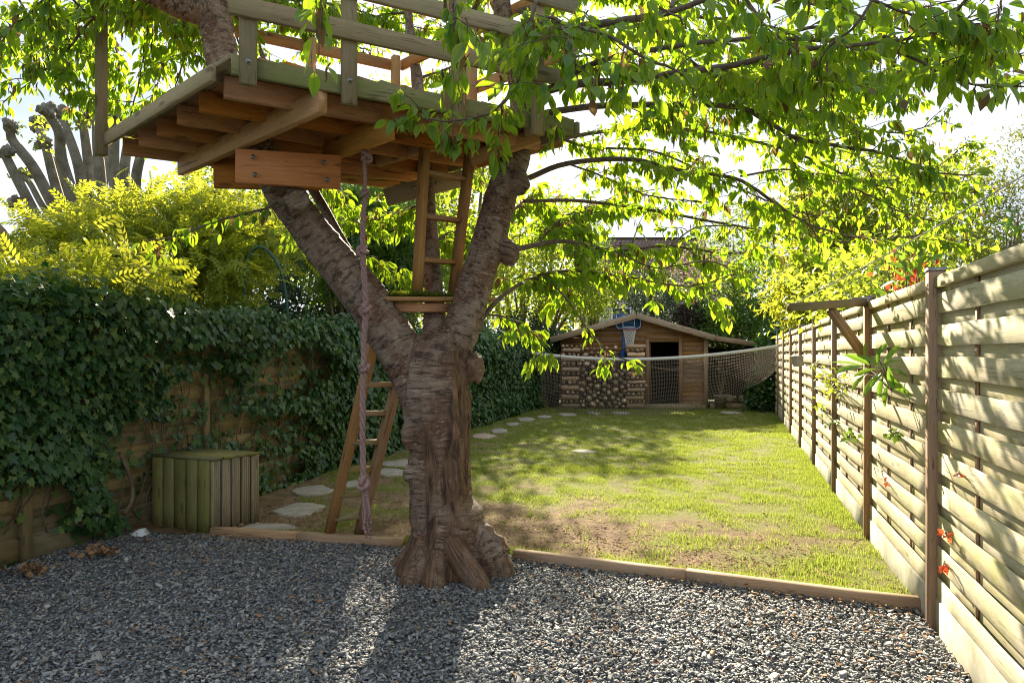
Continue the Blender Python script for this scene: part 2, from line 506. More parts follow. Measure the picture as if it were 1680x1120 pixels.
L_RED = leaf_mat('red_leaf', [(.30, .035, .015), (.42, .06, .02)], [(.6, .10, .03), (.7, .16, .05)], .4, .45, .4, False)
L_BIG = leaf_mat('big_leaf', [(.05, .16, .02), (.07, .19, .03), (.10, .22, .03)], [(.24, .46, .03), (.36, .55, .04)], .35, .42, .45)
L_BROWN = leaf_mat('withered_leaf', [(.10, .06, .035), (.17, .10, .055), (.26, .17, .10)], [(.16, .08, .03), (.28, .16, .07)], .8, .3, .15, False)
L_LITTER = leaf_mat('dead_leaf', [(.16, .09, .05), (.28, .15, .07), (.40, .27, .15), (.34, .16, .08)], [(.2, .1, .04), (.3, .18, .08)], .8, .12, .15, False)
L_GRASS = leaf_mat('grass_blade', [(.08, .14, .024), (.125, .185, .03), (.18, .215, .05), (.34, .28, .12)], [(.28, .41, .04), (.47, .51, .09)], .5, .42, .25, False)
L_MOSS = leaf_mat('moss', [(.07, .10, .015), (.12, .15, .02)], [(.2, .28, .02), (.3, .35, .03)], .8, .3, .1, False)

def slate_mat():
    t = NT('slate_chip')
    r = t.n('Attribute', attribute_name='rnd').outputs['Fac']
    ramp = t.n('ValToRGB', {'Fac': r})
    e = ramp.color_ramp.elements
    e[0].color = (.07, .079, .09, 1); e[1].color = (.40, .27, .17, 1)
    for p, c in ((.3, (.16, .172, .187)), (.6, (.265, .277, .29)), (.82, (.38, .38, .375)), (.93, (.48, .45, .41)), (.965, (.24, .15, .09))):
        e.new(p).color = (*c, 1)
    n = t.noise(t.n('TexCoord').outputs['Object'], 60, 3, .6)
    c = t.mix(t.rng(n, .3, .7, 0, .4), ramp.outputs[0], (.10, .11, .12))
    return t.surf(t.pbr(c, .72, t.bump(n, .002, .6), .25))
M_SLATE = slate_mat()

# ------------------------------------------------------------------ ground, gravel, lawn
def fence_x(Y): return 2.17 + .3005 * (Y - 3.73)         # pale fence line
def ivy_x(Y): return -3.34 + .266 * (Y - 4.77)           # ivy fence line
E_PTS = [(-3.6, 5.86), (-2.30, 5.64), (-.84, 5.33), (0.0, 5.01), (2.30, 4.02)]   # gravel / lawn border
def edge_y(X): return np.interp(X, [p[0] for p in E_PTS], [p[1] for p in E_PTS])

def ground_mat():
    t = NT('soil')
    tc = t.n('TexCoord').outputs['Object']
    n = t.noise(tc, .6, 6, .65)
    c = t.mix(t.rng(n, .35, .65), (.07, .075, .03), (.10, .10, .04))
    return t.surf(t.pbr(c, .95, None, .1))
g = 300
V = np.array([(-g, -g, -.02), (g, -g, -.02), (g, g, -.02), (-g, g, -.02)])
obj('ground', np_mesh('ground', V, np.array([(0, 1, 2), (0, 2, 3)]), ground_mat()), kind='structure')

def gravel_mat():
    t = NT('gravel_bed')
    tc = t.n('TexCoord').outputs['Object']
    v = t.n('TexVoronoi', {'Vector': tc, 'Scale': 42.0})
    c = t.mix(t.n('SeparateColor', {0: v.outputs['Color']}).outputs[0], (.05, .055, .065), (.17, .175, .18))
    return t.surf(t.pbr(c, .8, t.bump(v.outputs['Distance'], .012, 1), .3))
def strip(name, xs0, xs1, ys, z, mat, nx=40, attr=None, hfun=None):
    ys = np.asarray(ys); U = np.linspace(0, 1, nx)
    X = xs0[:, None] * (1 - U) + xs1[:, None] * U
    Yv = np.broadcast_to(ys[:, None], X.shape) if ys.ndim == 1 else ys
    Z = np.full_like(X, z) + (hfun(X, Yv) if hfun else 0)
    V = np.stack([X, Yv, Z], 2).reshape(-1, 3)
    i = np.arange(X.shape[0] - 1)[:, None] * nx; k = np.arange(nx - 1)[None]
    Q = np.stack([i + k, i + k + 1, i + nx + k + 1, i + nx + k], 2).reshape(-1, 4)
    return np_mesh(name, V, Q, mat, None, {'cover': attr(X, Yv).ravel()} if attr else None, True)
U = np.linspace(0, 1, 60)
gx = np.linspace(-4.3, 2.32, 60)
rows = np.linspace(0, 1, 30)
Xg = np.broadcast_to(gx, (30, 60)); Yg = -1.5 + rows[:, None] * (edge_y(gx)[None] + 1.5 + .02)
V = np.stack([Xg, Yg, np.full_like(Xg, -.012)], 2).reshape(-1, 3)
i = np.arange(29)[:, None] * 60; k = np.arange(59)[None]
Q = np.stack([i + k, i + k + 1, i + 61 + k, i + 60 + k], 2).reshape(-1, 4)
obj('gravel_bed', np_mesh('gravel_bed', V, Q, gravel_mat()), kind='structure')

def grass_cover(X, Y):
    """how thickly the lawn grows, 0 bare soil .. 1"""
    d = Y - edge_y(X)
    base = np.clip((d - .2) / 3.0, 0, 1)
    base = base * .60 + .16 + .35 * np.clip((X - 1.0 - .05 * Y) / 1.2, 0, 1) + .15 * np.clip((Y - 8) / 4, 0, 1)
    base -= .45 * np.exp(-((X + .4) / .9) ** 2 - ((Y - 5.6) / 1.4) ** 2)
    lf = np.clip((ivy_x(Y) + 1.6 - X) / 1.2, 0, 1)
    base -= .5 * lf * np.clip((13 - Y) / 5, 0, 1)
    base += .25 * np.exp(-((X - .12) / .2) ** 2 - ((d - .12) / .12) ** 2)
    n = vnoise(X * 2.3, Y * 1.9, 3, 5)
    return np.clip(base + (n - .5) * 1.7, 0, 1)

def lawn_mat():
    t = NT('lawn_soil')
    tc = t.n('TexCoord').outputs['Object']
    cov = t.n('Attribute', attribute_name='cover').outputs['Fac']
    n = t.noise(tc, 6, 6, .7); n2 = t.noise(tc, 38, 5, .75)
    soil = t.mix(t.rng(n, .35, .65), (.13, .085, .05), (.29, .20, .125))
    soil = t.mix(t.math('MULTIPLY', t.rng(n2, .52, .66), .6), soil, (.11, .07, .04))
    gr = t.mix(n2, (.12, .14, .04), (.25, .235, .085))
    f = t.rng(t.math('ADD', cov, t.math('MULTIPLY', t.math('SUBTRACT', n2, .5), .9)), .25, .75)
    return t.surf(t.pbr(t.mix(f, soil, gr), .95, t.bump(t.math('ADD', n, n2), .02, .8), .1))
ly = np.linspace(0, 1, 110) ** 1.3
lxs = np.linspace(0, 1, 80)
XX = np.zeros((110, 80)); YY = np.zeros((110, 80))
for a in range(110):
    for it in range(3):
        Yl = (5.0 + ly[a] * 15.5) if it == 0 else YY[a]
        XX[a] = (ivy_x(Yl)) * (1 - lxs) + (fence_x(Yl)) * lxs
        YY[a] = edge_y(XX[a]) + ly[a] * (20.5 - edge_y(XX[a]))
hz = .012 * vnoise(XX * 2, YY * 2, 8, 3)
V = np.stack([XX, YY, hz], 2).reshape(-1, 3)
i = np.arange(109)[:, None] * 80; k = np.arange(79)[None]
Q = np.stack([i + k, i + k + 1, i + 81 + k, i + 80 + k], 2).reshape(-1, 4)
obj('lawn', np_mesh('lawn', V, Q, lawn_mat(), None, {'cover': grass_cover(XX, YY).ravel()}, True), kind='structure')

# slate chips: thousands of thin flakes
def chip_tpl(seed):
    r = np.random.default_rng(seed)
    k = 6
    a = np.sort(r.random(k)) * .5 + np.arange(k) * 2 * np.pi / k
    rad = r.uniform(.32, .55, k)
    top = np.stack([np.cos(a) * rad, np.sin(a) * rad * .58, .05 + r.uniform(-.06, .08, k)], 1)
    bot = np.stack([np.cos(a) * rad * .9, np.sin(a) * rad * .54, -.03 + r.uniform(-.05, .05, k)], 1)
    V = np.vstack([top, bot])
    T = [(0, i, i + 1) for i in range(1, k - 1)]
    for i in range(k):
        j = (i + 1) % k
        T += [(i, k + i, k + j), (i, k + j, j)]
    return V, np.array(T), np.zeros((2 * k, 2))
def spread(n, x0, x1, y0, y1): return rng.uniform(x0, x1, n), rng.uniform(y0, y1, n)
chipV, chipT, chipR, o = [], [], [], 0
for sd in range(5):
    x, y = spread(30000, -3.9, 2.35, 1.9, 5.9)
    keep = (y < edge_y(x) - .03) & (x > ivy_x(y) + .03) & (x < fence_x(y) - .03) & (np.abs(x) < y * .78 + .35)
    x, y = x[keep], y[keep]
    n = len(x)
    tilt = rng.normal(0, .5, (n, 2)); nrm = np.stack([tilt[:, 0], tilt[:, 1], np.ones(n)], 1)
    an = rng.uniform(0, 2 * np.pi, n)
    R = rots(np.stack([np.cos(an), np.sin(an), np.zeros(n)], 1), nrm)
    # Y axis lies along the flake
    s = rng.lognormal(-3.84, .38, n)
    pos = np.stack([x, y, rng.uniform(-.004, .016, n)], 1)
    V, T, _ = scatter_arrays(chip_tpl(sd), pos, R, s)
    chipV.append(V); chipT.append(T + o); o += len(V)
    rr = rng.random(n)
    chipR.append(np.repeat(rr, 12))
obj('slate_gravel', np_mesh('slate_gravel', np.vstack(chipV), np.vstack(chipT), M_SLATE, None, {'rnd': np.concatenate(chipR)}),
    label='blue grey slate chippings spread over the bare front yard', cat='gravel', kind='stuff')

# grass blades
def blade_tpl():
    V = np.array([(-.5, 0, 0), (.5, 0, 0), (-.38, .5, .06), (.38, .5, .06), (0, 1, .3)]) * np.array([.09, 1, 1])
    T = np.array([(0, 1, 3), (0, 3, 2), (2, 3, 4)])
    return V, T, V[:, :2]
def blades(n, ymin, ymax, hmin, hmax, wscale):
    y = ymin + (ymax - ymin) * rng.random(n) ** 1.2
    x = rng.uniform(-4.2, 8, n)
    ok = (x > ivy_x(y) + .1) & (x < fence_x(y) - .02) & (y > edge_y(x) + .03) & (np.abs(x) < y * .74 + .3)
    x, y = x[ok], y[ok]
    c = grass_cover(x, y)
    tuft = vnoise(x * 5, y * 5, 21, 2)
    ok = rng.random(len(x)) < np.clip((c - .06) * 1.4, .10, 1) * np.clip(tuft * 2.2 - .35, .12, 1)
    x, y, c, tuft = x[ok], y[ok], c[ok], tuft[ok]
    m = len(x)
    a = rng.uniform(0, 2 * np.pi, m); lean = rng.uniform(.15, 1.0, m)
    d = np.stack([np.cos(a) * lean, np.sin(a) * lean, np.ones(m)], 1)
    nrm = np.stack([-np.cos(a), -np.sin(a), lean], 1)
    L = rng.uniform(hmin, hmax, m) * (.5 + .9 * tuft)
    s = np.stack([L * wscale, L, L], 1)
    return np.stack([x, y, np.full(m, .004)], 1), rots(d, nrm), s
P1 = blades(520000, 4.0, 9.0, .014, .036, 1.5)
P2 = blades(420000, 8.5, 19.5, .016, .036, 2.8)
# longer tufts along the timber edging and the foot of the pale fence
tx = rng.uniform(-2.2, 2.2, 26000); tyo = np.abs(rng.normal(0, .09, 26000)) + .03
tn = vnoise(tx * 3.5, tx * 0, 31, 2) + .25 * (np.abs(tx - .1) < .25)
kp = (tn > .47); tx, tyo = tx[kp], tyo[kp]
fx_y = rng.uniform(4.1, 17, 24000); fo = np.abs(rng.normal(0, .16, 24000)) + .03
kp = vnoise(fx_y * 1.5, fx_y * 0, 33, 2) > .4; fx_y, fo = fx_y[kp], fo[kp]
bx = np.concatenate([tx, fence_x(fx_y) - fo]); by = np.concatenate([edge_y(tx) + tyo, fx_y])
ok = by > edge_y(bx) + .03; bx, by = bx[ok], by[ok]
m = len(bx); a = rng.uniform(0, 2 * np.pi, m); lean = rng.uniform(.1, .8, m)
L3 = rng.uniform(.016, .045, m)
P3 = (np.stack([bx, by, np.full(m, .004)], 1), rots(np.stack([np.cos(a) * lean, np.sin(a) * lean, np.ones(m)], 1), np.stack([-np.cos(a), -np.sin(a), lean], 1)), np.stack([L3 * 1.1, L3, L3], 1))
scatter('lawn_grass', None, L_GRASS, blade_tpl(), np.vstack([P1[0], P2[0], P3[0]]), np.vstack([P1[1], P2[1], P3[1]]), np.vstack([P1[2], P2[2], P3[2]]),
        False, label='patchy short lawn grass worn thin under the tree', cat='grass', kind='stuff')

# dead leaves and bark crumbs on gravel and soil
def litter_tpl():
    V = np.array([(0, 0, 0), (-.3, .35, .12), (0, .4, .0), (.3, .35, .1), (-.2, .75, .02), (0, .8, -.02), (.22, .7, .14), (0, 1, .1)])
    T = np.array([(0, 2, 1), (0, 3, 2), (1, 2, 5), (1, 5, 4), (2, 3, 6), (2, 6, 5), (4, 5, 7), (5, 6, 7)])
    return V, T, V[:, :2]
x, y = spread(70000, -3.6, 3.2, 2.2, 10.5)
cl = vnoise(x * 1.1, y * 1.1, 41, 3)
near_edge = np.exp(-((y - edge_y(x) - .55) / .7) ** 2)
pr = .02 + .55 * near_edge * (cl > .42) + .10 * (cl > .62) + .06 * (x > 1.2) * (y < edge_y(x)) * (cl > .45)
ok = (rng.random(len(x)) < pr) & (x > ivy_x(y) + .08) & (x < fence_x(y) - .05) & ~((np.abs(x + .38) < .42) & (np.abs(y - 4.75) < .45)) & (np.abs(y - edge_y(x)) > .07)
x, y = x[ok], y[ok]; n = len(x)
an = rng.uniform(0, 2 * np.pi, n)
R = rots(np.stack([np.cos(an), np.sin(an), rng.normal(0, .15, n)], 1), np.stack([rng.normal(0, .3, n), rng.normal(0, .3, n), np.ones(n)], 1))
z = np.where(y < edge_y(x), .03, .022)
scatter('leaf_litter', None, L_LITTER, litter_tpl(), np.stack([x, y, z], 1), R, rng.triangular(.008, .014, .042, n), True,
        label='brown dead leaf scraps scattered on the gravel and bare soil', cat='leaf litter', kind='stuff')
# two thick clumps of dead leaves by the ivy fence
for (px, py, lab) in ((55, 945, 'rusty clump of dead leaves on gravel under the bottom corner of the ivy fence'), (165, 915, 'small heap of curled brown leaves on gravel below the ivy')):
    c = G(px, py); n = 60
    pos = np.stack([c.x + rng.normal(0, .06, n), c.y + rng.normal(0, .04, n), .03 + rng.random(n) * .035], 1)
    R = rots(rng.normal(0, 1, (n, 3)) * np.array([1, 1, .4]), rng.normal(0, .6, (n, 3)) + np.array([0, 0, 1]))
    e = thing('leaf_clump', (c.x, c.y, 0), lab, 'dead leaves')
    e['kind'] = 'stuff'
    scatter('dead_leaves', e, L_LITTER, litter_tpl(), pos, R, rng.uniform(.03, .06, n), True, kind='stuff')

# timber edging
ed = [(Vector((-2.30, 5.62, .0)), Vector((-.80, 5.305, .0)), 'low weathered timber edging between gravel and stepping stones'),
      (Vector((0.02, 4.985, .0)), Vector((2.27, 3.995, .0)), 'long timber edging board between the gravel and sunny lawn')]
for a, b, lab in ed:
    e = thing('timber_edging', (a + b) / 2, lab, 'edging')
    cut = a.lerp(b, .47)
    gap = (b - a).normalized() * .003
    plank('board', e, M_EDGE, a + Vector((0, 0, .025)), cut - gap + Vector((0, 0, .025)), .075, .085, c=.008, seg=4, rough=.003)
    plank('board', e, M_EDGE, cut + gap + Vector((0, .008, .022)), b + Vector((0, 0, .02)), .075, .085, c=.008, seg=4, rough=.003)

# ------------------------------------------------------------------ stepping stones
stones = [(440, 869, .34, .11, 0, 'flat pale stepping stone just behind the timber edging by the slatted crate'),
          (492, 839, .38, .24, 0, 'large pale stepping stone between the crate and the leaning ladder'),
          (512, 807, .34, .22, 0, 'pale stepping stone second back from the crate beside the ivy'),
          (585, 797, .34, .2, 0, 'pale stepping stone seen just behind the leaning ladder rungs'),
          (640, 777, .32, .22, 0, 'pale stepping stone peeping out between ladder and cherry trunk'),
          (652, 763, .34, .25, 0, 'grey stepping stone farthest back on the trunk side behind the ladder'),
          (792, 717, .35, .3, 1, 'pinkish stepping stone just right of the cherry trunk by the ivy hedge'),
          (818, 708, .3, .3, 0, 'grey stepping stone past the pinkish one along the ivy hedge'),
          (842, 697, .26, .26, 0, 'small stepping stone halfway along the ivy hedge at the lawn side'),
          (862, 689, .36, .36, 0, 'broad pale stepping stone near the far end of the ivy hedge'),
          (893, 685, .3, .3, 0, 'small stepping stone on the grass before the log stack'),
          (930, 681, .36, .3, 0, 'thin grey slab in the grass left of the log stack foot'),
          (975, 679, .3, .25, 0, 'thin slab in the grass in front of the round log ends'),
          (1020, 679, .4, .25, 0, 'long thin slab in the grass near the basketball stand'),
          (1200, 678, .45, .3, 0, 'flat grey slab in the grass before the lean-to'),
          (958, 743, .26, .16, 0, 'lone pale stone lying flat in the middle of the lawn')]
for i, (px, py, rx, ry, warm, lab) in enumerate(stones):
    c = G(px, py); r = random.Random(i); k = 9
    ring = [(math.cos(q * 2 * math.pi / k) * rx * .62 * r.uniform(.72, 1.15), math.sin(q * 2 * math.pi / k) * ry * 1.25 * r.uniform(.72, 1.15)) for q in range(k)]
    V = [(x, y, -.02) for x, y in ring] + [(x, y, .022) for x, y in ring] + [(x * .93, y * .93, .03 + r.uniform(-.004, .004)) for x, y in ring] + [(0, 0, .032)]
    T = []
    for q in range(k):
        w = (q + 1) % k
        T += [(q, w, k + w), (q, k + w, k + q), (k + q, k + w, 2 * k + w), (k + q, 2 * k + w, 2 * k + q), (2 * k + q, 2 * k + w, 3 * k)]
    obj('stepping_stone', np_mesh('stepping_stone', np.array(V), np.array(T), M_STONE_W if warm else M_STONE), None, Matrix.Translation(c),
        label=lab, cat='stepping stone', group='stepping stones across the lawn edge')

# ------------------------------------------------------------------ slat fences
def slat_fence(label, posts, top, side, m_slat, m_post, m_board, pitch, fh, rh, cap=True, board_h=.2, post_w=.075):
    """posts: list of (x, y) feet; side: +1 / -1 direction of the garden side along the fence normal"""
    root = thing('slat_fence', (posts[0][0], posts[0][1], 0), label, 'fence')
    a0 = Vector((*posts[0], 0)); a1 = Vector((*posts[-1], 0))
    d = (a1 - a0).normalized(); nrm = Vector((-d.y, d.x, 0)) * side
    pm = plank_mesh('post', top + .06, post_w, post_w, m_post, .006)
    cm = None
    for x, y in posts:
        zx = Vector((0, 0, 1))
        o = obj('post', pm, root, basis(Vector((x, y, (top + .06) / 2 - .02)) + nrm * .01, zx, d, zx.cross(d)))
        if cap:
            if cm is None:
                V, T = join([box_arrays((-.041, -.041, 0), (.041, .041, .005)), box_arrays((-.041, -.041, -.014), (-.039, .041, 0)), box_arrays((.039, -.041, -.014), (.041, .041, 0)),
                             box_arrays((-.039, .039, -.014), (.039, .041, 0)), box_arrays((-.039, -.041, -.014), (.039, -.039, 0))])
                cm = np_mesh('post_cap', V, T, M_STEEL)
            place(tag(bpy.data.objects.new('post_cap', cm)), o, basis(Vector((x, y, top + .042)) + nrm * .01, d, zx.cross(d), zx))
    cache = {}
    for j in range(len(posts) - 1):
        p, q = Vector((*posts[j], 0)), Vector((*posts[j + 1], 0))
        L = (q - p).length - post_w - .006
        mid = (p + q) / 2
        y = d.cross(Vector((0, 0, 1))) * -1
        Mx = lambda off, z, dz=0.0: basis(mid + nrm * off + Vector((0, 0, z)), (d + Vector((0, 0, dz))).normalized(), nrm, d.cross(nrm))
        pan = bpy.data.objects.new('fence_panel', None); pan.empty_display_size = .1
        place(pan, root, Matrix.Translation(mid))
        key = round(L, 2)
        if key not in cache:
            Ls = L - .004
            cache[key] = ([plank_mesh('slat', Ls, .008, fh, m_slat, .002, 6, random.uniform(.002, .007), .0034) for _ in range(8)],
                          [plank_mesh('slat', Ls, .008, rh, m_slat, .002, 6, random.uniform(-.005, -.001), .0034) for _ in range(6)],
                          plank_mesh('gravel_board', L, .03, board_h, m_board, .006, 3, 0, .002),
                          plank_mesh('batten', top - board_h - .05, .03, .009, m_post, .002),
                          plank_mesh('top_rail', L, .045, .06, m_slat, .005, 4, 0, .0015))
        fs, rs, gb, bt, tr = cache[key]
        place(bpy.data.objects.new('gravel_board', gb), pan, Mx(.006, board_h / 2 - .03))
        place(bpy.data.objects.new('top_rail', tr), pan, Mx(0.002, top - .03))
        z = board_h + fh / 2 - .025; k = 0
        while z + fh / 2 < top - .055:
            place(bpy.data.objects.new('slat', random.choice(fs)), pan, Mx(.009, z, random.gauss(0, .0015)))
            zr = z + pitch / 2
            if zr + rh / 2 < top - .02:
                place(bpy.data.objects.new('slat', random.choice(rs)), pan, Mx(-.009, zr, random.gauss(0, .0015)))
            z += pitch; k += 1
        for f in (-.2, .17):
            c = mid + d * (f * L) + Vector((0, 0, (top + board_h - .06) / 2))
            zx = Vector((0, 0, 1))
            place(bpy.data.objects.new('batten', bt), pan, basis(c, zx, d, zx.cross(d)))
    return root

rp = [(fence_x(y), y) for y in (3.73 - 1.79, 3.73, 5.52, 7.31, 9.1, 10.89, 12.68, 14.47, 16.26, 18.05)]
slat_fence('pale sunlit timber fence of woven horizontal slats with brown posts', rp, 1.79, 1, M_FENCE, M_POST, M_BOARD, .158, .102, .085)
lp = [(ivy_x(y), y) for y in (2.3, 4.05, 4.93, 6.7, 8.5, 10.3, 12.1, 13.9, 15.7, 17.5, 19.3)]
slat_fence('dark weathered slat fence almost hidden behind the climbing ivy', lp, 1.74, -1, M_FRONT_DARK, M_FRONT_DARK, M_FRONT_DARK, .165, .10, .09, cap=False)

# ------------------------------------------------------------------ ivy on the dark fence
def ivy_tpl():
    pts = [(0, 0), (-.30, -.10), (-.50, .12), (-.30, .30), (-.42, .62), (-.16, .62), (0, 1.0), (.16, .62), (.42, .62), (.30, .30), (.50, .12), (.30, -.10)]
    V = [(0, .3, .0)] + [(x, y, .13 * abs(x) - .10 * max(0, y - .3) ** 1.5 - (.06 if abs(x) > .38 else 0)) for x, y in pts]
    T = [(0, i + 2 if i < 11 else 1, i + 1) for i in range(12)]
    return np.array(V), np.array(T)[:, ::-1], np.array([(v[0], v[1]) for v in V])
IVT = ivy_tpl()
fd = Vector((.266, 1, 0)).normalized(); fn = Vector((fd.y, -fd.x, 0))          # along / garden side
def on_fence(px, py):
    """pixel -> (Y, z) where the sight line meets the dark fence"""
    k = (px - CX) / F
    Y = (-3.34 - .266 * 4.77) / (k - .266)
    return Y, H + (HY - py) / F * Y
holes = [(on_fence(a, b), ry, rz, w) for a, b, ry, rz, w in (
    (455, 600, .9, .26, .95), (415, 640, 1.0, .16, .8), (440, 720, 1.0, .25, .75), (445, 765, .5, .16, .9), (300, 640, .5, .22, .85), (310, 620, .4, .15, .8), (215, 712, .45, .16, .85), (250, 700, .5, .2, .8),
    (205, 770, .35, .18, .8), (230, 830, .45, .28, .98), (205, 800, .3, .2, .9), (15, 840, .36, .25, .98), (20, 890, .5, .18, 1.0), (95, 890, .3, .12, .9), (200, 868, .5, .10, .98), (330, 690, .6, .12, .7), (365, 700, .6, .14, .75),
    (20, 805, .3, .12, .7), (60, 925, 1.0, .1, 1), (290, 580, .6, .1, .6), (345, 740, .6, .5, .5), (420, 690, .8, .1, .7), (55, 860, .12, .3, .75))]
N = 52000
yy = 3.3 + (19.2 - 3.3) * rng.random(N) ** 1.15
zz = rng.uniform(.0, 2.15, N)
xi = ivy_x(yy)
dens = np.ones(N)
for (hy, hz_), ry, rz, w in holes:
    q = ((yy - hy) / ry) ** 2 + ((zz - hz_) / rz) ** 2
    q = q + (vnoise(yy * 4, zz * 6, 51, 3) - .5) * 1.1
    dens *= np.where(q < .82, 1 - w * .92, 1)
hump = 1.70 + .16 * vnoise(yy * 1.2, yy * 0, 52, 2) + .05 * np.exp(-((yy - 5.2) / .9) ** 2)
dens *= zz < hump
dens *= np.where((zz < .28) & (yy < 5.3), .35, 1)
thick = .05 + .26 * vnoise(yy * 1.6, zz * 2.0, 53, 3) + .12 * np.exp(-((zz - 1.5) / .4) ** 2) + .15 * np.clip((yy - 10) / 6, 0, 1)
thick *= np.where(dens < .5, .25, 1)
ok = rng.random(N) < dens
yy, zz, xi, thick = yy[ok], zz[ok], xi[ok], thick[ok]
n = len(yy)
off = .035 + thick * rng.random(n) ** .45
fnv = np.array(fn); fdv = np.array(fd)
pos = np.stack([xi, yy, zz], 1) + off[:, None] * fnv
# leaves tip down, faces out and a little up
dd = np.stack([rng.normal(0, .45, n), rng.normal(0, .45, n), -np.ones(n)], 1) + fnv * .35
nn = fnv + np.stack([rng.normal(0, .4, n), rng.normal(0, .4, n), .25 + rng.normal(0, .35, n)], 1)
sz = rng.uniform(.042, .082, n) * np.where(yy > 9, 1.15, 1)
# tops that spill over the fence
m = 7000
y2 = 3.3 + 16 * rng.random(m) ** 1.2
h2 = 1.62 + .18 * vnoise(y2 * 1.2, y2 * 0, 52, 2) + .07 * np.exp(-((y2 - 5.2) / .9) ** 2)
p2 = np.stack([ivy_x(y2), y2, h2 + rng.normal(0, .07, m)], 1) + rng.uniform(-.38, .3, m)[:, None] * fnv
d2 = rng.normal(0, .6, (m, 3)) + np.array([0, 0, -.3]) + fnv * .4
n2 = rng.normal(0, .45, (m, 3)) + np.array([0, 0, .9]) + fnv * .4
pos = np.vstack([pos, p2]); dd = np.vstack([dd, d2]); nn = np.vstack([nn, n2]); sz = np.concatenate([sz, rng.uniform(.04, .075, m)])
IR = rots(dd, nn)
def big_first(pos, sz, count, pad=0):
    """indices of the `count` leaves that show largest inside the frame"""
    px = CX + F * pos[:, 0] / pos[:, 1]; py = HY - F * (pos[:, 2] - H) / pos[:, 1]
    inside = (px > 8) & (px < 1672) & (py > 8) & (py < 1112) & (pos[:, 1] > .5)
    sc_ = np.where(inside, sz / pos[:, 1], 0)
    return np.argsort(-sc_)[:count]
ivy = thing('ivy', (ivy_x(6), 6, 0), 'dark glossy ivy smothering the weathered slat fence', 'ivy')
score = sz * np.where(np.concatenate([off, np.full(m, .3)]) > .12, 1, .1)
bi = big_first(pos, score, 300)
leaf_meshes = {}
def leaf_objs(parent, tpl, mat, pos, R, sz, idx, key, name='leaf'):
    if key not in leaf_meshes:
        leaf_meshes[key] = np_mesh(name, tpl[0], tpl[1], mat, tpl[2], None, True)
    me = leaf_meshes[key]
    for i in idx:
        M = Matrix(R[i].tolist()).to_4x4() @ Matrix.Scale(float(sz[i]), 4)
        M.translation = Vector(pos[i])
        place(bpy.data.objects.new(name, me), parent, M)
leaf_objs(ivy, IVT, L_IVY, pos, IR, sz, bi, 'ivy')
rest = np.ones(len(pos), bool); rest[bi] = False
scatter('ivy_leaves', ivy, L_IVY, IVT, pos[rest], IR[rest], sz[rest], True, kind='stuff')
stems = []
a = [G(206, 846)]; fy, fz = on_fence(200, 750)
c0 = Vector((ivy_x(5.6), 5.6, .0)) + fn * .16
stem_px = [(196, 742), (205, 762), (214, 785), (218, 808), (214, 828), (203, 842)]
pts = [Vector((*(lambda Yf: (((q[0] - CX) / F) * Yf, Yf, H + (HY - q[1]) / F * Yf))(on_fence(*q)[0] - .12),)) for q in stem_px]
big = (catmull([tuple(p) for p in pts], 16), np.linspace(.012, .019, 16))
tubes_obj('stem', ivy, M_BROWNBARK, [big], 7)
for _ in range(70):
    y0 = random.uniform(3.6, 9.5); z0 = random.uniform(.05, .5)
    p = [Vector((ivy_x(y0), y0, z0)) + fn * .04]
    for s in range(5):
        y0 += random.uniform(-.12, .12); z0 += random.uniform(.1, .28)
        p.append(Vector((ivy_x(y0), y0, min(z0, 1.75))) + fn * random.uniform(.03, .07))
    stems.append((catmull([tuple(q) for q in p], 12), np.linspace(.006, .003, 12)))
tubes_obj('ivy_stems', ivy, M_BROWNBARK, stems, 5, kind='stuff')

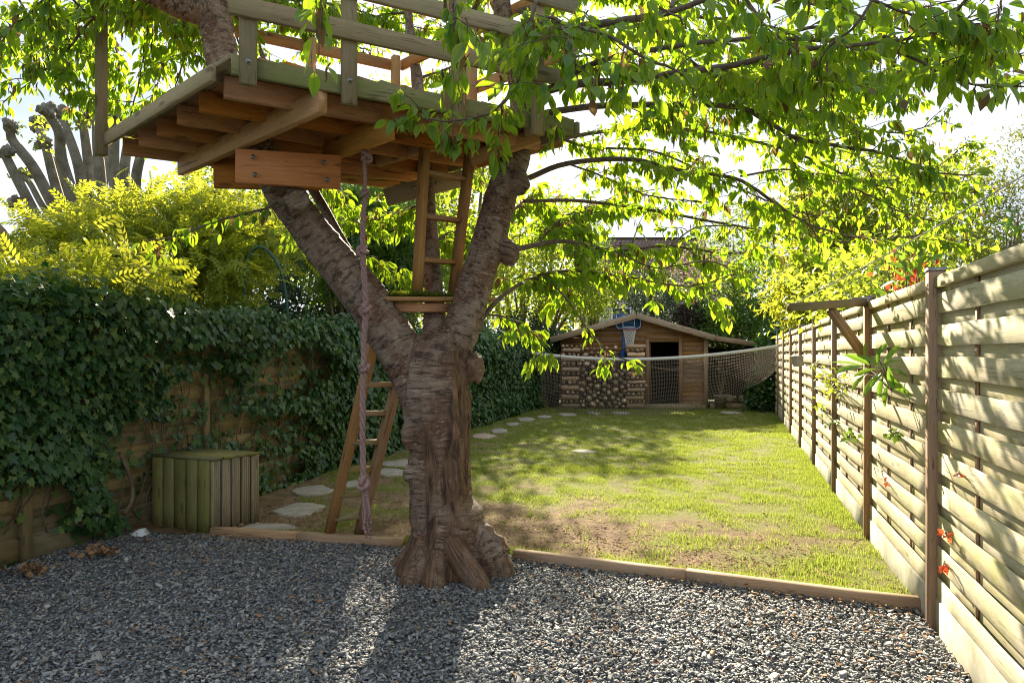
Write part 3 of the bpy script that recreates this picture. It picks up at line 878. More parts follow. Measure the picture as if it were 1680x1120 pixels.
# ------------------------------------------------------------------ cherry tree
TB = Vector((-.38, 4.75, 0))
tree = thing('cherry_tree', TB, 'big cherry tree with forked ringed trunk carrying the wooden platform', 'tree')
def PL(lst):
    return [(*P(a, b, Y), r) for a, b, Y, r in lst]
limbs = [
    [(-.43, 4.74, -.12, .36), (-.43, 4.74, 0, .335), (-.425, 4.74, .10, .30), (-.415, 4.74, .22, .265), (-.408, 4.74, .36, .25), *PL([(726, 850, 4.74, .232), (722, 770, 4.74, .226), (719, 700, 4.74, .232), (714, 640, 4.75, .25), (716, 590, 4.76, .22), (728, 555, 4.8, .13)])],
    PL([(700, 665, 4.74, .2), (655, 575, 4.76, .195), (596, 485, 4.80, .185), (536, 412, 4.80, .172), (482, 340, 4.74, .16), (447, 285, 4.66, .155), (408, 215, 4.58, .15), (378, 140, 4.52, .14), (364, 90, 4.5, .132), (354, 30, 4.5, .126), (350, -60, 4.52, .11), (356, -190, 4.6, .08), (366, -330, 4.7, .05)]),
    PL([(725, 650, 4.76, .19), (748, 565, 4.8, .165), (772, 490, 4.86, .155), (797, 410, 4.9, .15), (822, 325, 4.92, .145), (846, 255, 4.94, .142), (858, 180, 4.95, .12), (846, 100, 4.97, .10), (828, 40, 5, .088), (820, -60, 5.1, .075), (830, -180, 5.3, .055), (850, -320, 5.5, .035)]),
    PL([(716, 590, 4.86, .12), (713, 500, 5.02, .078), (706, 410, 5.15, .07), (700, 310, 5.35, .066), (693, 230, 5.5, .06), (684, 130, 5.9, .052), (670, 20, 6.3, .04), (660, -100, 6.6, .025)]),
    PL([(352, 25, 4.5, .10), (322, 18, 4.46, .098), (285, 5, 4.4, .09), (230, -22, 4.3, .08), (150, -70, 4.2, .065), (60, -120, 4.1, .045)]),
    PL([(640, 500, 4.85, .06), (575, 420, 5.1, .05), (525, 330, 5.4, .045), (480, 250, 5.7, .04), (440, 120, 6.1, .03), (400, 0, 6.4, .02)]),
    # root flare
    [(-.40, 4.58, .26, .05), (-.30, 4.46, .14, .075), (-.20, 4.37, .02, .075), (-.16, 4.34, -.06, .05)],
    [(-.55, 4.60, .16, .06), (-.60, 4.50, .04, .085), (-.62, 4.46, -.06, .07)],
    [(-.46, 4.52, .14, .06), (-.47, 4.42, .03, .08), (-.47, 4.39, -.06, .06)],
    [(-.25, 4.70, .30, .08), (-.16, 4.66, .20, .10), (-.10, 4.64, .06, .12), (-.09, 4.63, -.08, .11)],
]
parts, samp = [], []
for li, L in enumerate(limbs):
    A = np.array(L); n = max(8, int(np.linalg.norm(np.diff(A[:, :3], axis=0), axis=1).sum() / .03))
    S = catmull(A, n); S[:, 3] *= (.90, .75, .74, .9, .82, .85)[li] if li < 6 else .9
    parts.append(tube_arrays(S[:, :3], S[:, 3], 28 if li < 5 else 14))
    tg = np.gradient(S[:, :3], axis=0); ds = np.linalg.norm(tg, axis=1); tg /= ds[:, None]
    s = np.concatenate([[0], np.cumsum(np.linalg.norm(np.diff(S[:, :3], axis=0), axis=1))]) + li * 7.7
    samp.append(np.column_stack([S, tg, s, np.full(n, li)]))
for c, r, sd, sq in ((P(779, 604, 4.68), .085, 1, (.8, .8, 1.25)), (P(806, 905, 4.62), .12, 2, (1, .8, .85)), (P(818, 892, 4.60), .055, 9, (1, 1, 1.2)),
                     (P(487, 326, 4.57), .075, 3, (1, .8, 1)), (P(668, 715, 4.62), .055, 4, (.8, 1, 1.8)), (P(735, 600, 4.6), .09, 7, (.7, .7, 1.9)), (P(670, 775, 4.62), .04, 8, (1, 1, 1.4)),
                     (P(852, 300, 4.84), .075, 10, (1, .8, 1.2)), (P(835, 415, 4.9), .07, 11, (1, 1, 1.3)), (P(745, 690, 4.55), .07, 12, (.55, .7, 3.2)), (P(750, 800, 4.54), .06, 13, (.6, .7, 3.0))):
    parts.append(ball_arrays(c, r, sd, .3, 2, sq))
V, T = join(parts)
tmp = bpy.data.objects.new('tmp_trunk', np_mesh('tmp_trunk', V, T))
col.objects.link(tmp)
md = tmp.modifiers.new('r', 'REMESH'); md.mode = 'VOXEL'; md.voxel_size = .0125
ms = tmp.modifiers.new('s', 'SMOOTH'); ms.iterations = 7; ms.factor = .5
dg = bpy.context.evaluated_depsgraph_get()
me = bpy.data.meshes.new_from_object(tmp.evaluated_get(dg))
bpy.data.objects.remove(tmp)
me.name = 'trunk'
n = len(me.vertices)
co = np.zeros(n * 3, np.float32); me.vertices.foreach_get('co', co); co = co.reshape(-1, 3).astype(float)
no = np.zeros(n * 3, np.float32); me.vertex_normals.foreach_get('vector', no); no = no.reshape(-1, 3)
SA = np.vstack(samp)
best = np.full(n, 1e9); idx = np.zeros(n, int)
for a in range(0, n, 20000):
    d = np.linalg.norm(co[a:a + 20000, None, :] - SA[None, :, :3], axis=2) / (SA[None, :, 3] + .02)
    idx[a:a + 20000] = d.argmin(1); best[a:a + 20000] = d.min(1)
tg = SA[idx, 4:7]; ctr = SA[idx, :3]; li = SA[idx, 8]; ss = SA[idx, 7]
rel = co - ctr; along = np.sum(rel * tg, 1); rad = unit(rel - along[:, None] * tg)
ref = np.tile(np.array([0, -1.0, 0.0]), (n, 1)); e1 = unit(ref - tg * np.sum(ref * tg, 1, keepdims=True)); e2 = np.cross(tg, e1)
th = np.arctan2(np.sum(rad * e2, 1), np.sum(rad * e1, 1))
s = ss + along
bark = np.stack([np.cos(th) * .17 + li * 1.3, np.sin(th) * .17, s], 1)
front = th * 1.0                              # 0 faces the yard
px = CX + F * co[:, 0] / co[:, 1]; zc = co[:, 2]
# brown fissured strip on the trunk's yard side, the root collar and the fork
xs = np.array([-.40 + .0 * z for z in [0]])[0]
strip_x = -.335 - .025 * np.sin(zc * 4)
fis = np.exp(-((co[:, 0] - strip_x) / .085) ** 4) * (zc < 1.42) * (co[:, 1] < 4.8)
fis = np.maximum(fis, np.clip((.24 + .25 * np.array([mnoise.noise(Vector(c * 6.0)) for c in co]) - zc) / .16, 0, .62))
fis = np.maximum(fis, np.exp(-((co[:, 0] + .50) / .05) ** 4) * (zc < 1.0) * (co[:, 1] < 4.8) * .8)
fis = np.maximum(fis, np.clip(1 - np.abs(zc - 1.36) / .16, 0, 1) * (np.abs(co[:, 0] + .44) < .10) * .9)
fn_ = np.array([mnoise.noise(Vector((b[0] * 14, b[1] * 14, b[2] * 3))) for b in bark])
fis = np.clip(fis + fn_ * .8 * (li == 0), 0, 1)
fis = np.where(fis > .5, np.clip((fis - .35) * 2, 0, 1), fis * .6)
lump = np.array([mnoise.noise(Vector(c * 4.2)) for c in co]) * .014 + np.array([mnoise.noise(Vector(c * 10)) for c in co]) * .008
ring = np.array([mnoise.noise(Vector((b[0] * 7, b[1] * 7, b[2] * 55))) for b in bark])
vert = np.array([abs(mnoise.noise(Vector((b[0] * 42, b[1] * 42, b[2] * 4.5)))) + .5 * abs(mnoise.noise(Vector((b[0] * 90, b[1] * 90, b[2] * 9)))) for b in bark])
lobe = (.6 * np.cos(th * 5 + .6) + .4 * np.cos(th * 8 + 2) + 1.3 * np.array([mnoise.noise(Vector((math.cos(a_) * 2.2, math.sin(a_) * 2.2, z_ * 1.5))) for a_, z_ in zip(th, zc)])) * np.clip((.34 - zc) / .34, 0, 1) ** 1.3 * .045 * (li == 0)
disp = lobe + lump + (1 - fis) * np.clip(ring, -.4, .6) * .006 + fis * (.008 - vert * np.where(zc < .3, .014, .030)) + np.clip((.35 - zc) / .3, 0, 1) * np.array([mnoise.noise(Vector(c * 7.0) + Vector((3, 1, 7))) for c in co]) * .035
rr = np.clip(SA[idx, 3] / .12, .25, 1)
co2 = co + no * (disp * rr)[:, None]
# a scar hole in the knot on the leaning limb and in the stub by the roots
for hc, hr in ((P(489, 326, 4.50), .045), (P(806, 868, 4.58), .04)):
    dd_ = np.linalg.norm((co2 - np.array(hc)) * np.array([1, .7, 1]), axis=1)
    co2 += np.array([0, 1, 0]) * (np.clip(1 - dd_ / hr, 0, 1) ** .7 * .05)[:, None] + no * (np.exp(-((dd_ - hr * 1.15) / .014) ** 2) * .012)[:, None]
me.vertices.foreach_set('co', (co2 - np.array(TB)).astype(np.float32).ravel())
me.polygons.foreach_set('use_smooth', np.ones(len(me.polygons), bool))
me.attributes.new('bark', 'FLOAT_VECTOR', 'POINT').data.foreach_set('vector', bark.astype(np.float32).ravel())
me.attributes.new('fissure', 'FLOAT', 'POINT').data.foreach_set('value', fis.astype(np.float32))
me.materials.clear(); me.materials.append(M_BARK)
me.update()
obj('trunk', me, tree, W[tree.name])

# branches: traced where they stand, with a depth for each point
BR = {
 'a': ([(868, 292, 4.9), (930, 268, 4.8), (1035, 259, 4.7), (1121, 277, 4.7), (1215, 289, 4.7), (1277, 326, 4.75), (1330, 360, 4.8), (1430, 385, 4.9), (1510, 380, 5)], .020, 1.0, 1.0),
 'b': ([(872, 190, 4.8), (940, 178, 4.5), (1016, 171, 4.4), (1200, 171, 4.3), (1259, 195, 4.3), (1307, 221, 4.3), (1382, 236, 4.3), (1457, 251, 4.3), (1532, 280, 4.4), (1607, 281, 4.4)], .022, 1.0, 1.0),
 'c': ([(858, 160, 4.85), (930, 140, 4.4), (1020, 131, 4.1), (1177, 109, 3.8), (1300, 80, 3.6), (1450, 60, 3.5), (1620, 30, 3.5)], .03, 1.05, 1.1),
 'd': ([(846, 90, 4.9), (930, 50, 4.2), (1009, 34, 3.8), (1100, 15, 3.5), (1220, -30, 3.3), (1350, -60, 3.2)], .03, 1.1, 1.0),
 'e': ([(830, 413, 5.0), (880, 402, 5.15), (930, 397, 5.3), (1008, 412, 5.5), (1100, 402, 5.7), (1190, 415, 5.8), (1262, 405, 6)], .022, 1.15, 1.2),
 'f': ([(785, 530, 4.85), (825, 485, 5.1), (890, 450, 5.4), (960, 445, 5.6), (1040, 455, 5.8), (1130, 470, 5.9), (1215, 452, 6)], .018, 1.15, 1.3),
 'g': ([(795, 515, 4.92), (830, 520, 5.0), (880, 545, 5.0), (900, 578, 4.95)], .009, .8, 1.4),
 'h': ([(890, 450, 5.35), (930, 490, 5.3), (965, 540, 5.2), (1000, 575, 5.1), (1060, 592, 5.05), (1125, 600, 5.0)], .008, .9, .45),
 'i': ([(858, 185, 4.9), (960, 110, 4.5), (1100, 75, 4.2), (1250, 60, 4.0), (1400, 35, 3.9), (1560, 0, 3.8)], .022, 1.05, 1.1),
 'j': ([(1250, 62, 4.0), (1400, 70, 3.9), (1480, 90, 3.9), (1540, 120, 3.85), (1600, 140, 3.8), (1690, 138, 3.8)], .012, 1.0, .8),
 'k': ([(860, 330, 5.0), (950, 330, 6), (1060, 345, 7), (1200, 372, 7.5), (1330, 398, 8), (1450, 400, 8.3), (1450, 400, 8.3)], .02, .95, 1.1),
 'l': ([(868, 240, 5), (1000, 215, 6), (1150, 215, 7), (1300, 250, 7.5), (1420, 300, 8), (1560, 330, 8.2), (1600, 340, 8.2)], .022, .95, 1.1),
 'm': ([(1300, 250, 7.5), (1380, 210, 7.2), (1480, 215, 7), (1560, 190, 6.8)], .011, .95, 1.1),
 'n': ([(1215, 289, 4.7), (1300, 280, 5.2), (1400, 310, 5.8), (1480, 350, 6.2), (1560, 370, 6.4)], .011, .95, 1.2),
 'o': ([(1259, 195, 4.3), (1280, 240, 4.5), (1320, 290, 4.7), (1330, 340, 4.9), (1350, 400, 5)], .009, .95, .9),
 'p': ([(880, 0, 3.6), (862, 70, 3.55), (845, 140, 3.6), (800, 185, 3.7), (730, 196, 3.8), (668, 192, 3.85)], .010, 1.05, 1.0),
 'q': ([(848, 60, 4.8), (900, 30, 4), (930, 60, 3.5), (945, 120, 3.4), (925, 150, 3.5)], .012, 1.05, 1.1),
 'r': ([(930, 40, 3.9), (1000, 60, 3.5), (1060, 95, 3.4), (1130, 120, 3.45), (1160, 150, 3.5)], .010, 1.1, 1.0),
 's': ([(1450, -40, 3.2), (1420, 20, 3.2), (1370, 80, 3.3), (1330, 120, 3.4)], .008, 1.1, 1.2),
 't': ([(1620, -30, 3.2), (1570, 20, 3.3), (1600, 60, 3.4), (1650, 80, 3.4)], .008, 1.1, 1.2),
 'u': ([(1200, -40, 3.3), (1240, 20, 3.3), (1270, 60, 3.4), (1290, 110, 3.5)], .008, 1.1, 1.2),
 'v': ([(850, 20, 4.8), (980, -20, 5.5), (1120, 20, 6), (1280, 40, 6.4), (1420, 110, 6.8), (1500, 160, 7)], .02, 1.0, 1.3),
 'w': ([(1100, 15, 3.6), (1130, -30, 4.5), (1300, 0, 5), (1450, 40, 5.2), (1600, 100, 5.4), (1680, 90, 5.5)], .013, 1.0, 1.0),
 'A': ([(262, 0, 4.4), (200, -10, 4.6), (150, 30, 4.7), (110, 80, 4.8), (50, 130, 4.9), (-10, 165, 4.9)], .014, .95, .8),
 'B': ([(280, 0, 4.5), (250, 10, 4.9), (240, 60, 5.1), (228, 130, 5.2), (212, 205, 5.3)], .009, .95, .8),
 'C': ([(300, 5, 4.7), (312, 60, 5.2), (298, 130, 5.3), (280, 180, 5.4)], .008, .95, .8),
 'D': ([(180, -50, 4.4), (90, -20, 4.5), (45, 20, 4.6), (-30, 70, 4.6)], .010, .95, .9),
 'E': ([(220, -25, 4.6), (140, 0, 5.0), (125, 50, 5.2), (150, 110, 5.3), (160, 170, 5.4)], .009, .95, .8),
 'F': ([(470, 320, 4.7), (435, 341, 4.55), (364, 358, 4.4), (300, 380, 4.35), (245, 398, 4.3)], .010, .85, .7),
 'G': ([(360, -30, 4.7), (440, 10, 5.4), (520, 50, 6), (610, 80, 6.6)], .014, .95, 1.1),
 'H': ([(670, 20, 6.3), (610, 30, 6.6), (560, 60, 7), (500, 80, 7.2)], .012, .95, 1.0),
 'I': ([(684, 130, 5.9), (740, 110, 6.4), (790, 80, 7), (830, 60, 7.4)], .012, .95, .7),
 'J': ([(702, 330, 5.35), (650, 350, 6), (590, 360, 6.5), (520, 350, 7), (470, 380, 7.2)], .012, .95, 1.4),
 'K': ([(706, 400, 5.15), (740, 380, 5.8), (770, 370, 6.4), (800, 390, 6.8)], .010, .95, 1.4),
 'L': ([(560, 400, 5.2), (600, 420, 5.8), (650, 440, 6.2), (690, 455, 6.5)], .010, .9, 1.4),
 'M': ([(480, 250, 5.7), (560, 330, 6.2), (610, 370, 6.6)], .010, .9, 1.3),
 'N': ([(690, 220, 5.5), (740, 260, 6.2), (770, 300, 6.8)], .010, .9, 1.1),
 'O': ([(835, 350, 5.0), (870, 330, 5.6), (910, 360, 6.2), (960, 370, 6.6)], .010, .95, 1.4),
 'P': ([(660, 0, 6.3), (720, -10, 6.6), (790, 20, 6.9)], .010, .95, .9),
}
BR.update({
 'Q': ([(858, 200, 5.0), (960, 240, 6), (1080, 250, 7), (1200, 300, 7.6), (1300, 340, 8), (1400, 350, 8.4)], .016, .95, 1.0),
 'R': ([(1300, 340, 8), (1400, 300, 8), (1500, 290, 7.8), (1580, 240, 7.6)], .010, .95, 1.3),
 #'S': ([(1330, 398, 8), (1400, 440, 7.6), (1480, 430, 7.2), (1560, 400, 7)], .010, .95, 1.2),
 'T': ([(1008, 412, 5.5), (1080, 440, 5.8), (1160, 430, 6.1), (1240, 460, 6.4)], .010, .95, 1.2),
 #'U': ([(850, 460, 5.1), (900, 480, 5.6), (960, 500, 6.0), (1030, 505, 6.3)], .010, .95, 1.5),
 'V': ([(880, 402, 5.2), (920, 360, 5.8), (980, 340, 6.3), (1040, 350, 6.8)], .010, 1.0, 1.5),
 'W': ([(260, 0, 4.4), (190, 20, 5.2), (120, 20, 5.6), (60, 60, 6.0), (10, 90, 6.2)], .012, .95, 1.1),
 'X': ([(240, 60, 5.1), (270, 100, 5.6), (250, 160, 5.9), (260, 220, 6.0)], .008, .95, 1.0),
 'Y': ([(322, 18, 4.5), (330, 60, 5.4), (350, 100, 5.8), (345, 150, 6.0)], .008, .95, 1.0),
 'Z': ([(20, -20, 4.4), (60, 50, 4.8), (90, 110, 5.0), (120, 150, 5.1)], .008, .95, 1.0),
 'aa': ([(1100, 75, 4.2), (1180, 130, 4.6), (1250, 130, 5.0), (1340, 160, 5.4), (1430, 170, 5.8)], .012, 1.0, 1.1),
 'ab': ([(950, 60, 4.4), (1040, 40, 5), (1160, 60, 5.6), (1280, 100, 6), (1390, 110, 6.2)], .012, 1.0, 1.3),
 'ac': ([(860, 140, 4.9), (920, 100, 5.4), (1000, 90, 5.8), (1090, 130, 6.2), (1150, 140, 6.5)], .012, 1.0, 1.2),
 #'ad': ([(900, 20, 3.9), (890, 90, 3.6), (900, 150, 3.5), (880, 230, 3.6), (905, 280, 3.8)], .008, 1.05, 1.2),
 'ae': ([(1380, -20, 3.4), (1480, 20, 3.5), (1560, 40, 3.6), (1640, 30, 3.7)], .008, 1.1, 1.2),
 'af': ([(1030, -30, 3.2), (1080, 20, 3.3), (1110, 60, 3.35)], .008, 1.1, 1.2),
 'ag': ([(480, -60, 2.7), (510, -40, 2.7), (527, -12, 2.65)], .005, 1.0, .3),
 'ah': ([(760, -40, 3.0), (740, 10, 2.95), (724, 50, 2.9)], .006, 1.1, .8),
 #'ai': ([(1010, 415, 5.5), (1020, 460, 5.4), (990, 520, 5.3), (975, 560, 5.25)], .006, .9, .6),
})
BR.update({
 'ba': ([(930, 268, 4.8), (990, 290, 5.4), (1060, 320, 6.0), (1130, 330, 6.5), (1190, 340, 6.8)], .010, 1.1, 1.4),
 'bb': ([(1457, 251, 4.3), (1500, 300, 5), (1540, 320, 5.6), (1590, 310, 6)], .008, .95, 1.2),
 'bc': ([(1450, 60, 3.5), (1540, 90, 4.2), (1620, 90, 4.8), (1690, 60, 5.0)], .009, 1.0, 1.0),
 'bd': ([(1177, 109, 3.8), (1240, 140, 4.6), (1300, 180, 5.2), (1370, 190, 5.8)], .009, 1.0, 1.2),
 'be': ([(1382, 236, 4.3), (1420, 270, 5.0), (1440, 320, 5.6), (1480, 360, 6)], .008, .95, 1.2),
 'bf': ([(1300, 80, 3.6), (1330, 120, 4.4), (1400, 130, 5), (1470, 130, 5.6)], .008, 1.0, 1.2),
 'bg': ([(1100, 402, 5.7), (1150, 370, 6.4), (1230, 370, 7), (1300, 380, 7.4)], .008, .95, 1.2),
 'bh': ([(1000, 215, 6), (1080, 190, 6.6), (1160, 200, 7.2)], .008, 1.1, 1.3),
 'bi': ([(-20, 60, 5), (40, 40, 5.4), (110, 60, 5.8), (150, 90, 6)], .008, .95, 1.2),
 'bj': ([(120, 0, 4.8), (180, 60, 5.2), (200, 110, 5.5), (190, 170, 5.6)], .008, .95, 1.1),
 'bk': ([(400, -20, 4.8), (480, 0, 5.6), (570, 10, 6.2), (660, 40, 6.8), (760, 60, 7.2)], .012, .95, 1.3),
})
for k in 'k l Q R m n ba bg bh be bb T'.split():
    pts_, r0_, lf_, dn_ = BR[k]
    BR[k] = ([(a_, b_, 4.9 + (y_ - 4.9) * .28) for a_, b_, y_ in pts_], r0_ * .7, lf_ * .75, dn_)
for k in 'c d i r s u ae af w'.split():
    pts_, r0_, lf_, dn_ = BR[k]
    BR[k] = (pts_, r0_, lf_ * .95, dn_ * .62)
lines, clusters, spurs = [], [], []
def sample_branch(pts, n):
    A = np.array([(*P(*p[:2], p[2]), ) for p in pts]); return catmull(A, n)
R_ = random.Random(3)
def shoot(p, d, L, r, lf, dens):
    """a side twig with its leaf clusters"""
    q = [Vector(p)]; d = d.normalized(); k = 4
    for i in range(k):
        d = (d + Vector((R_.gauss(0, .22), R_.gauss(0, .22), R_.gauss(-.06, .16)))).normalized()
        q.append(q[-1] + d * L / k)
    C = catmull([tuple(v) for v in q], 7)
    lines.append((C, np.linspace(r, .0016, 7)))
    step = .085; nC = max(1, int(L / step))
    for i in range(nC):
        t = .35 + .65 * (i + R_.random() * .6) / nC
        if R_.random() < .85 * min(1, dens): clusters.append((np.array(C[min(6, int(t * 6))]), np.array(d), lf))
    clusters.append((np.array(C[-1]), np.array(d), lf))
main_lines = []
for key, (pts, r0, lf, dens) in BR.items():
    S = sample_branch(pts, 40)
    S += np.cumsum(rng.normal(0, .004, S.shape), 0) * np.linspace(0, 1, 40)[:, None]
    seg = np.linalg.norm(np.diff(S, axis=0), axis=1); Ln = seg.sum()
    main_lines.append((S, np.linspace(r0, .004, 40)))
    cum = np.concatenate([[0], np.cumsum(seg)])
    s = .12 + .1 * R_.random()
    skip = .22 if key in 'abcdefiklG' else .05
    while s < Ln:
        i = int(np.searchsorted(cum, s)) - 1; p = S[i]; tg = Vector(S[min(i + 1, 39)] - S[max(i - 1, 0)]).normalized()
        if s > skip * Ln:
            side = tg.cross(Vector((0, 0, 1))).normalized() * R_.choice((-1, 1))
            dr = tg * R_.uniform(.2, .9) + side * R_.uniform(.3, 1.0) + Vector((0, 0, R_.uniform(-.45, .5)))
            if R_.random() < .9 * min(1.3, dens):
                shoot(p, dr, R_.uniform(.10, .42) * (1.0 if lf > .9 else .7), .004, lf, dens)
            clusters.append((np.array(p), np.array(tg), lf))
        s += R_.uniform(.06, .12) / dens ** .8
    clusters.append((S[-1], np.array(tg), lf))
# the crown above and beyond what the yard view takes in
for c in range(26):
    a = R_.uniform(0, 2 * math.pi); base = R_.choice([P(350, -60, 4.52), P(820, -60, 5.1), P(830, -180, 5.3), P(356, -190, 4.6), P(660, -100, 6.6)])
    L = R_.uniform(1.0, 2.3)
    d = Vector((math.cos(a), math.sin(a), R_.uniform(.15, .7))).normalized()
    pts = [base]; dd_ = d.copy()
    for k in range(5):
        dd_ = (dd_ + Vector((R_.gauss(0, .12), R_.gauss(0, .12), -.06))).normalized(); pts.append(pts[-1] + dd_ * L / 5)
    S = catmull([tuple(v) for v in pts], 24)
    main_lines.append((S, np.linspace(.028, .005, 24)))
    for i in range(5, 24, 2):
        shoot(S[i], dd_ + Vector((R_.gauss(0, .7), R_.gauss(0, .7), R_.gauss(0, .4))), R_.uniform(.2, .5), .005, 1.0, .8)
for S, r in main_lines:
    tubes_obj('branch', tree, M_TWIG, [(S, r)], 8)
tubes_obj('twigs', tree, M_TWIG, lines, 4, kind='stuff')

def cherry_tpl(bend, fold):
    ts = [0, .13, .32, .55, .76, .9, 1]; w = [.0, .14, .235, .24, .155, .06, 0]
    V, uv = [], []
    for t, h in zip(ts, w):
        z = -bend * t * t
        wob = .012 * math.sin(t * 17)
        for sx in (-1, 0, 1):
            V.append((sx * h, t, z + abs(sx) * (h * fold + wob * sx))); uv.append((sx * h, t))
    T = []
    for i in range(6):
        for j in (0, 1):
            a = i * 3 + j; b = a + 1; c = a + 3; e = a + 4
            if i == 0: T.append((a, e, c)) if j == 0 else T.append((a, e, c))
            elif i == 5: T.append((a, b, e if j == 0 else c))
            else: T += [(a, b, e), (a, e, c)]
    # petiole
    k = len(V)
    V += [(-.012, 0, 0), (.012, 0, 0), (0, -.32, .05)]; uv += [(0, 0)] * 3
    T.append((k, k + 1, k + 2))
    V = np.array(V); V[:, 1] += .32
    return V, np.array(T), np.array(uv)
CT = [cherry_tpl(.18, .35), cherry_tpl(.45, .25), cherry_tpl(.05, .55)]
pos, dirs, nors, szs, wp, wd, wn_, ws = [], [], [], [], [], [], [], []
for p, d, lf in clusters:
    sh = (p[2] - 1.0) / .437                                     # where this spray would shade: keep the pale fence and yard in sun
    if p[0] > .9 and p[1] - sh > 1.2 and p[2] < 2.75 and p[1] < 7.5 and rng.random() < .5: continue
    n = int(rng.integers(3, 9))
    a0 = rng.uniform(0, 2 * np.pi)
    for j in range(n):
        a = a0 + j * 2 * np.pi / n + rng.normal(0, .4)
        h = np.array([np.cos(a), np.sin(a), 0])
        v = h * rng.uniform(.25, .75) + d * .3 + np.array([0, 0, -rng.uniform(.0, 1.15)])
        pos.append(p + h * .006 + rng.normal(0, .012, 3)); dirs.append(v)
        nors.append(h * .6 + np.array([0, 0, .7]) + rng.normal(0, .35, 3)); szs.append(rng.triangular(.038, .075, .115) * lf)
    if rng.random() < .5:
        for j in range(int(rng.integers(1, 5))):
            a = rng.uniform(0, 2 * np.pi); h = np.array([np.cos(a), np.sin(a), 0])
            wp.append(p + rng.normal(0, .02, 3)); wd.append(h * .35 + np.array([0, 0, -1])); wn_.append(h + rng.normal(0, .2, 3)); ws.append(rng.uniform(.035, .085) * lf)
pos, dirs, nors, szs = map(np.array, (pos, dirs, nors, szs))
RR = rots(dirs, nors)
n = len(pos)
tip = pos + unit(dirs) * (szs * .8)[:, None]
bi = big_first(tip, szs, 300)
which = np.arange(n) % 3
isb = np.zeros(n, bool); isb[bi] = True
for k in range(3):
    leaf_objs(tree, CT[k], L_CHERRY, pos, RR, szs, np.nonzero(isb & (which == k))[0], 'cherry%d' % k)
Vs, Ts, Us, Rs, o = [], [], [], [], 0
for k in range(3):
    m = ~isb & (which == k)
    V, T, uv = scatter_arrays(CT[k], pos[m], RR[m], szs[m])
    Vs.append(V); Ts.append(T + o); Us.append(uv); Rs.append(np.repeat(rng.random(m.sum()), len(CT[k][0]))); o += len(V)
V = np.vstack(Vs) - np.array(TB)
obj('foliage', np_mesh('foliage', V, np.vstack(Ts), L_CHERRY, np.vstack(Us), {'rnd': np.concatenate(Rs)}, True), tree, W[tree.name], kind='stuff')
def curl_tpl():
    ts = np.linspace(0, 1, 6); V = []
    for t in ts:
        w = .075 * math.sin(math.pi * min(1, t * .85 + .15)) + .01
        V += [(-w, t, .10 * math.sin(t * 5)), (0, t, .10 * math.sin(t * 5) - w * .9), (w, t, .12 * math.sin(t * 5 + .5))]
    T = []
    for i in range(5):
        for j in (0, 1):
            a = i * 3 + j; T += [(a, a + 1, a + 4), (a, a + 4, a + 3)]
    V = np.array(V); return V, np.array(T), V[:, :2]
scatter('withered_blossom', tree, L_BROWN, curl_tpl(), np.array(wp), rots(np.array(wd), np.array(wn_)), np.array(ws), True, kind='stuff')
print('cherry leaves', n)

# ------------------------------------------------------------------ tree platform
QA, QB, QD, QC = (Vector(v) for v in ((-1.42, 3.66, 0), (.36, 4.68, 0), (-.95, 6.05, 0), (-2.74, 4.95, 0)))
def Q(s, t, z):
    p = QA.lerp(QB, s).lerp(QC.lerp(QD, s), t); return Vector((p.x, p.y, z))
ph = thing('treehouse_platform', Q(.5, .5, 2.6), 'railed wooden treehouse deck bolted up in the cherry tree fork', 'treehouse')
ZJ = 2.80
for t in (.12, .29, .46, .63, .80, .965):
    plank('joist', ph, M_DECK, Q(.035, t, ZJ), Q(.985, t, ZJ), .042, .115, seg=3, rough=.001)
nb = 16
for i in range(nb):
    s0, s1 = (i + .5) / nb, (i + .5) / nb
    e = R_.uniform(-.012, .012)
    plank('deck_board', ph, M_DECK if i % 3 else M_GREY, Q(s0, -.005 + e, ZJ + .088), Q(s1, 1.0 + e, ZJ + .088), .118, .028, seg=3, rough=.0015)
plank('rim_board', ph, M_GREY, Q(-.012, .06, ZJ + .03), Q(-.012, 1.0, ZJ + .03), .03, .085, seg=2)
plank('fascia_board', ph, M_MOSSY, Q(.0, -.02, ZJ + .035), Q(1.0, -.02, ZJ + .035), .032, .10, seg=3, rough=.001)
plank('rim_board', ph, M_GREY, Q(1.012, -.03, ZJ + .03), Q(1.012, 1.0, ZJ + .03), .03, .085)
plank('bearer', ph, M_BEAM, P(297, 274, 5.12), P(530, 166, 3.86), .05, .12, seg=3, rough=.001)
plank('bearer', ph, M_BEAM, P(400, 232, 4.75) + Vector((0, .05, .01)), P(500, 175, 4.15) + Vector((0, .06, .01)), .045, .10)
plank('bearer', ph, M_BEAM, P(536, 250, 4.75), P(641, 210, 4.22), .06, .13)
plank('bearer', ph, M_BEAM, P(620, 262, 5.2), P(745, 225, 4.8), .05, .1)
plank('bearer', ph, M_BEAM, P(560, 280, 5.5), P(690, 285, 5.75), .05, .1)
def bolts(parent, pts, nrm, r=.010):
    for p in pts:
        x, y, z = frame(Vector(nrm), Vector((0, 0, 1)))
        V, T = tube_arrays([(-.004, 0, 0), (.002, 0, 0)], [r * 1.45, r * 1.4], 12)
        V2, T2 = tube_arrays([(.0, 0, 0), (.012, 0, 0)], [r * .8, r * .75], 6)
        V, T = join([(V, T), (V2, T2)])
        obj('bolt', np_mesh('bolt', V, T, M_BOLT), parent, basis(Vector(p), x, y, z))
a, b = P(387, 273, 4.40), P(559, 283, 4.52)
cb = plank('clamp_board', ph, M_ORANGE, a, b, .045, .205, c=.006)
fn2 = (b - a).normalized().cross(Vector((0, 0, 1)))
